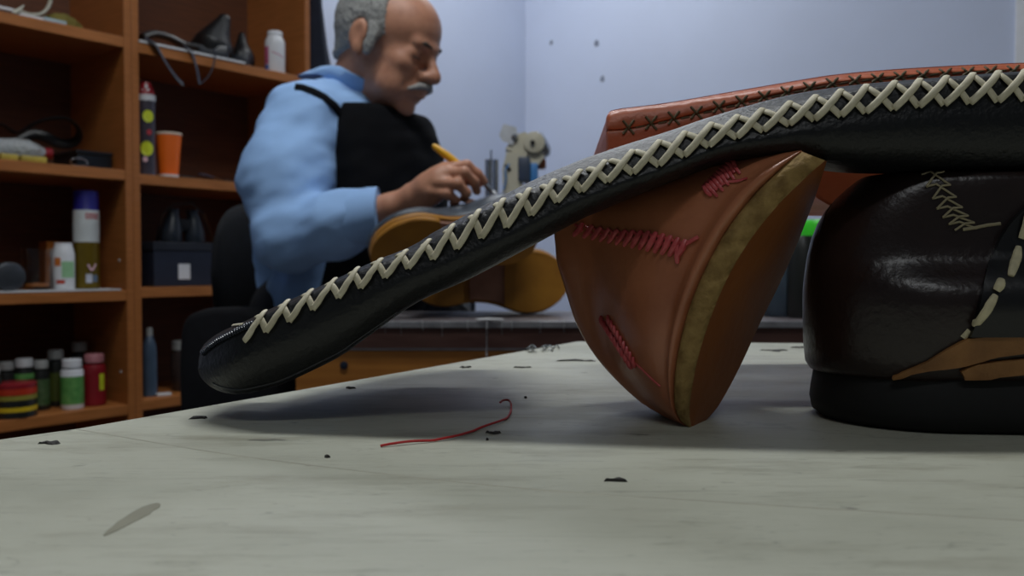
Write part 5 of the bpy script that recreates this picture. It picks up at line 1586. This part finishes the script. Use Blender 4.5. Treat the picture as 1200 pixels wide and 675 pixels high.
# brush in his hand
br = thing('glue_brush', 'small brush with a yellow handle and pale ferrule held in the hand of the man', 'brush', P(540, 195, 1.40))
b0, b1, b2 = P(507, 170, 1.405), P(565, 213, 1.410), P(581, 229, 1.412)
M_yh = mat('yellow_handle', srgb(236, 176, 20), rough=.4)
part('handle', *tube([b0, b0.lerp(b1, .05), b0.lerp(b1, .3), b0.lerp(b1, .6), b0.lerp(b1, .9), b1], [.003, .0052, .0068, .0052, .0050, .0042], n=12), M_yh, br, world=True)
part('ferrule', *tube([b1, b1.lerp(b2, .2), b1.lerp(b2, .7)], [.0046, .0056, .0068], n=12, flat=.7), M_steel, br, world=True)
part('bristles', *tube([b1.lerp(b2, .68), b1.lerp(b2, .95), b2], [.0066, .0072, .0035], n=12, flat=.6), M_white, br, world=True)

# chair
ch = thing('office_chair', 'black padded chair with a curved armrest on which the man sits', 'chair', (pel.x, pel.y, 0))
bc = mid - hd * .235; 
rings = []
for i in range(25):
    a = -1 + 2 * i / 24
    xo = lv * (a * .23); curve = hd * (.07 * a * a)
    hz = math.sqrt(max(0, 1 - abs(a) ** 3.2)); zc_ = .80; hh_ = .145 * hz + .004
    w_ = .022 * (max(.15, hz))
    c_ = bc + xo + curve
    rings.append([V((c_.x, c_.y, zc_)) + V((0, 0, 1)) * (hh_ * math.cos(t)) + hd * (w_ * math.sin(t)) for t in [2 * math.pi * k_ / 20 for k_ in range(20)]])
part('backrest', *loft(rings), M_black, ch, world=True, ang=60)
f_ = s_ell(pel + V((0, 0, -.13)), (.25, .24, .045), TM)
solid('seat', f_, np.array(pel) - .35, np.array(pel) + .3, .008, M_black, ch, 1)
for s_ in (-1, 1):
    ac = V((pel.x, pel.y, 0)) + lv * (s_ * .285) + hd * .03
    zt_ = P(290, 361, 1.5).z
    out = []
    for (h_, z_) in ((-.115, .46), (-.125, .60), (-.115, zt_ - .035), (-.075, zt_ - .008), (0, zt_), (.08, zt_ - .004), (.135, zt_ - .025), (.15, zt_ - .07), (.12, .58), (.09, .46)):
        out.append((h_, z_))
    oc = catmull([V((a_, b_, 0)) for a_, b_ in out], 4)
    rings = []
    for w_, k_ in ((-.026, .90), (-.022, .97), (-.012, 1.0), (.012, 1.0), (.022, .97), (.026, .90)):
        rings.append([ac + lv * w_ + hd * (q.x * k_) + V((0, 0, .60 + (q.y - .60) * k_)) for q in oc])
    part('armrest', *loft(rings), M_black, ch, world=True, ang=60)
part('stem', *tube([V((pel.x, pel.y, .08)), V((pel.x, pel.y, .40))], .03, n=12), M_blkplastic, ch, world=True)
part('back_bar', *tube([V((pel.x, pel.y, .40)) - hd * .05, V((pel.x, pel.y, .42)) - hd * .24, V((bc.x, bc.y, .75)) - hd * .02], .018, n=8, flat=.5), M_blkplastic, ch, world=True)
for k_ in range(5):
    a = 2 * math.pi * k_ / 5 + .3
    e_ = V((pel.x + .30 * math.cos(a), pel.y + .30 * math.sin(a), .055))
    lg = part('leg', *tube([V((pel.x, pel.y, .10)), e_], [.025, .015], n=8, flat=.7), M_blkplastic, ch, world=True)
    part('caster', *xf(lathe([(.002, -.02), (.022, -.02), (.026, -.01), (.026, .01), (.022, .02), (.002, .02)], 14), Matrix.Translation((e_.x, e_.y, .027)) @ Matrix.Rotation(math.pi / 2, 4, 'X')), M_blkplastic, lg, world=True)

# ================================================================ pieces that belong to a part
def under(child_name, parent_name, root=None):
    for o in list(scene.objects):
        if o.name.split('.')[0] != child_name or o.parent is None: continue
        top_ = o.parent
        if root and top_.name.split('.')[0] != root: continue
        c = [q for q in top_.children if q.name.split('.')[0] == parent_name]
        if c: o.parent = c[0]
for a_, b_ in (('running_stitching', 'side_panel'), ('zigzag_stitching', 'upper'), ('lock', 'drawer_front'), ('hub_screw', 'hub'), ('welt_stitching', 'midsole'),
               ('lettering', 'label'), ('cuff', 'shirt'), ('collar', 'shirt'), ('shirt_tail', 'shirt'), ('collar_button', 'shirt'), ('bristles', 'ferrule'), ('flap', 'carton_body'), ('paper_label', 'box_body'), ('ridge_stitching', 'strap_body'), ('cross_stitching', 'strap_body')):
    under(a_, b_)
for o in [q for q in scene.objects if q.name.split('.')[0] == 'stitching']:
    o.parent = [q for q in o.parent.children if q.name.split('.')[0] == 'upper'][0]
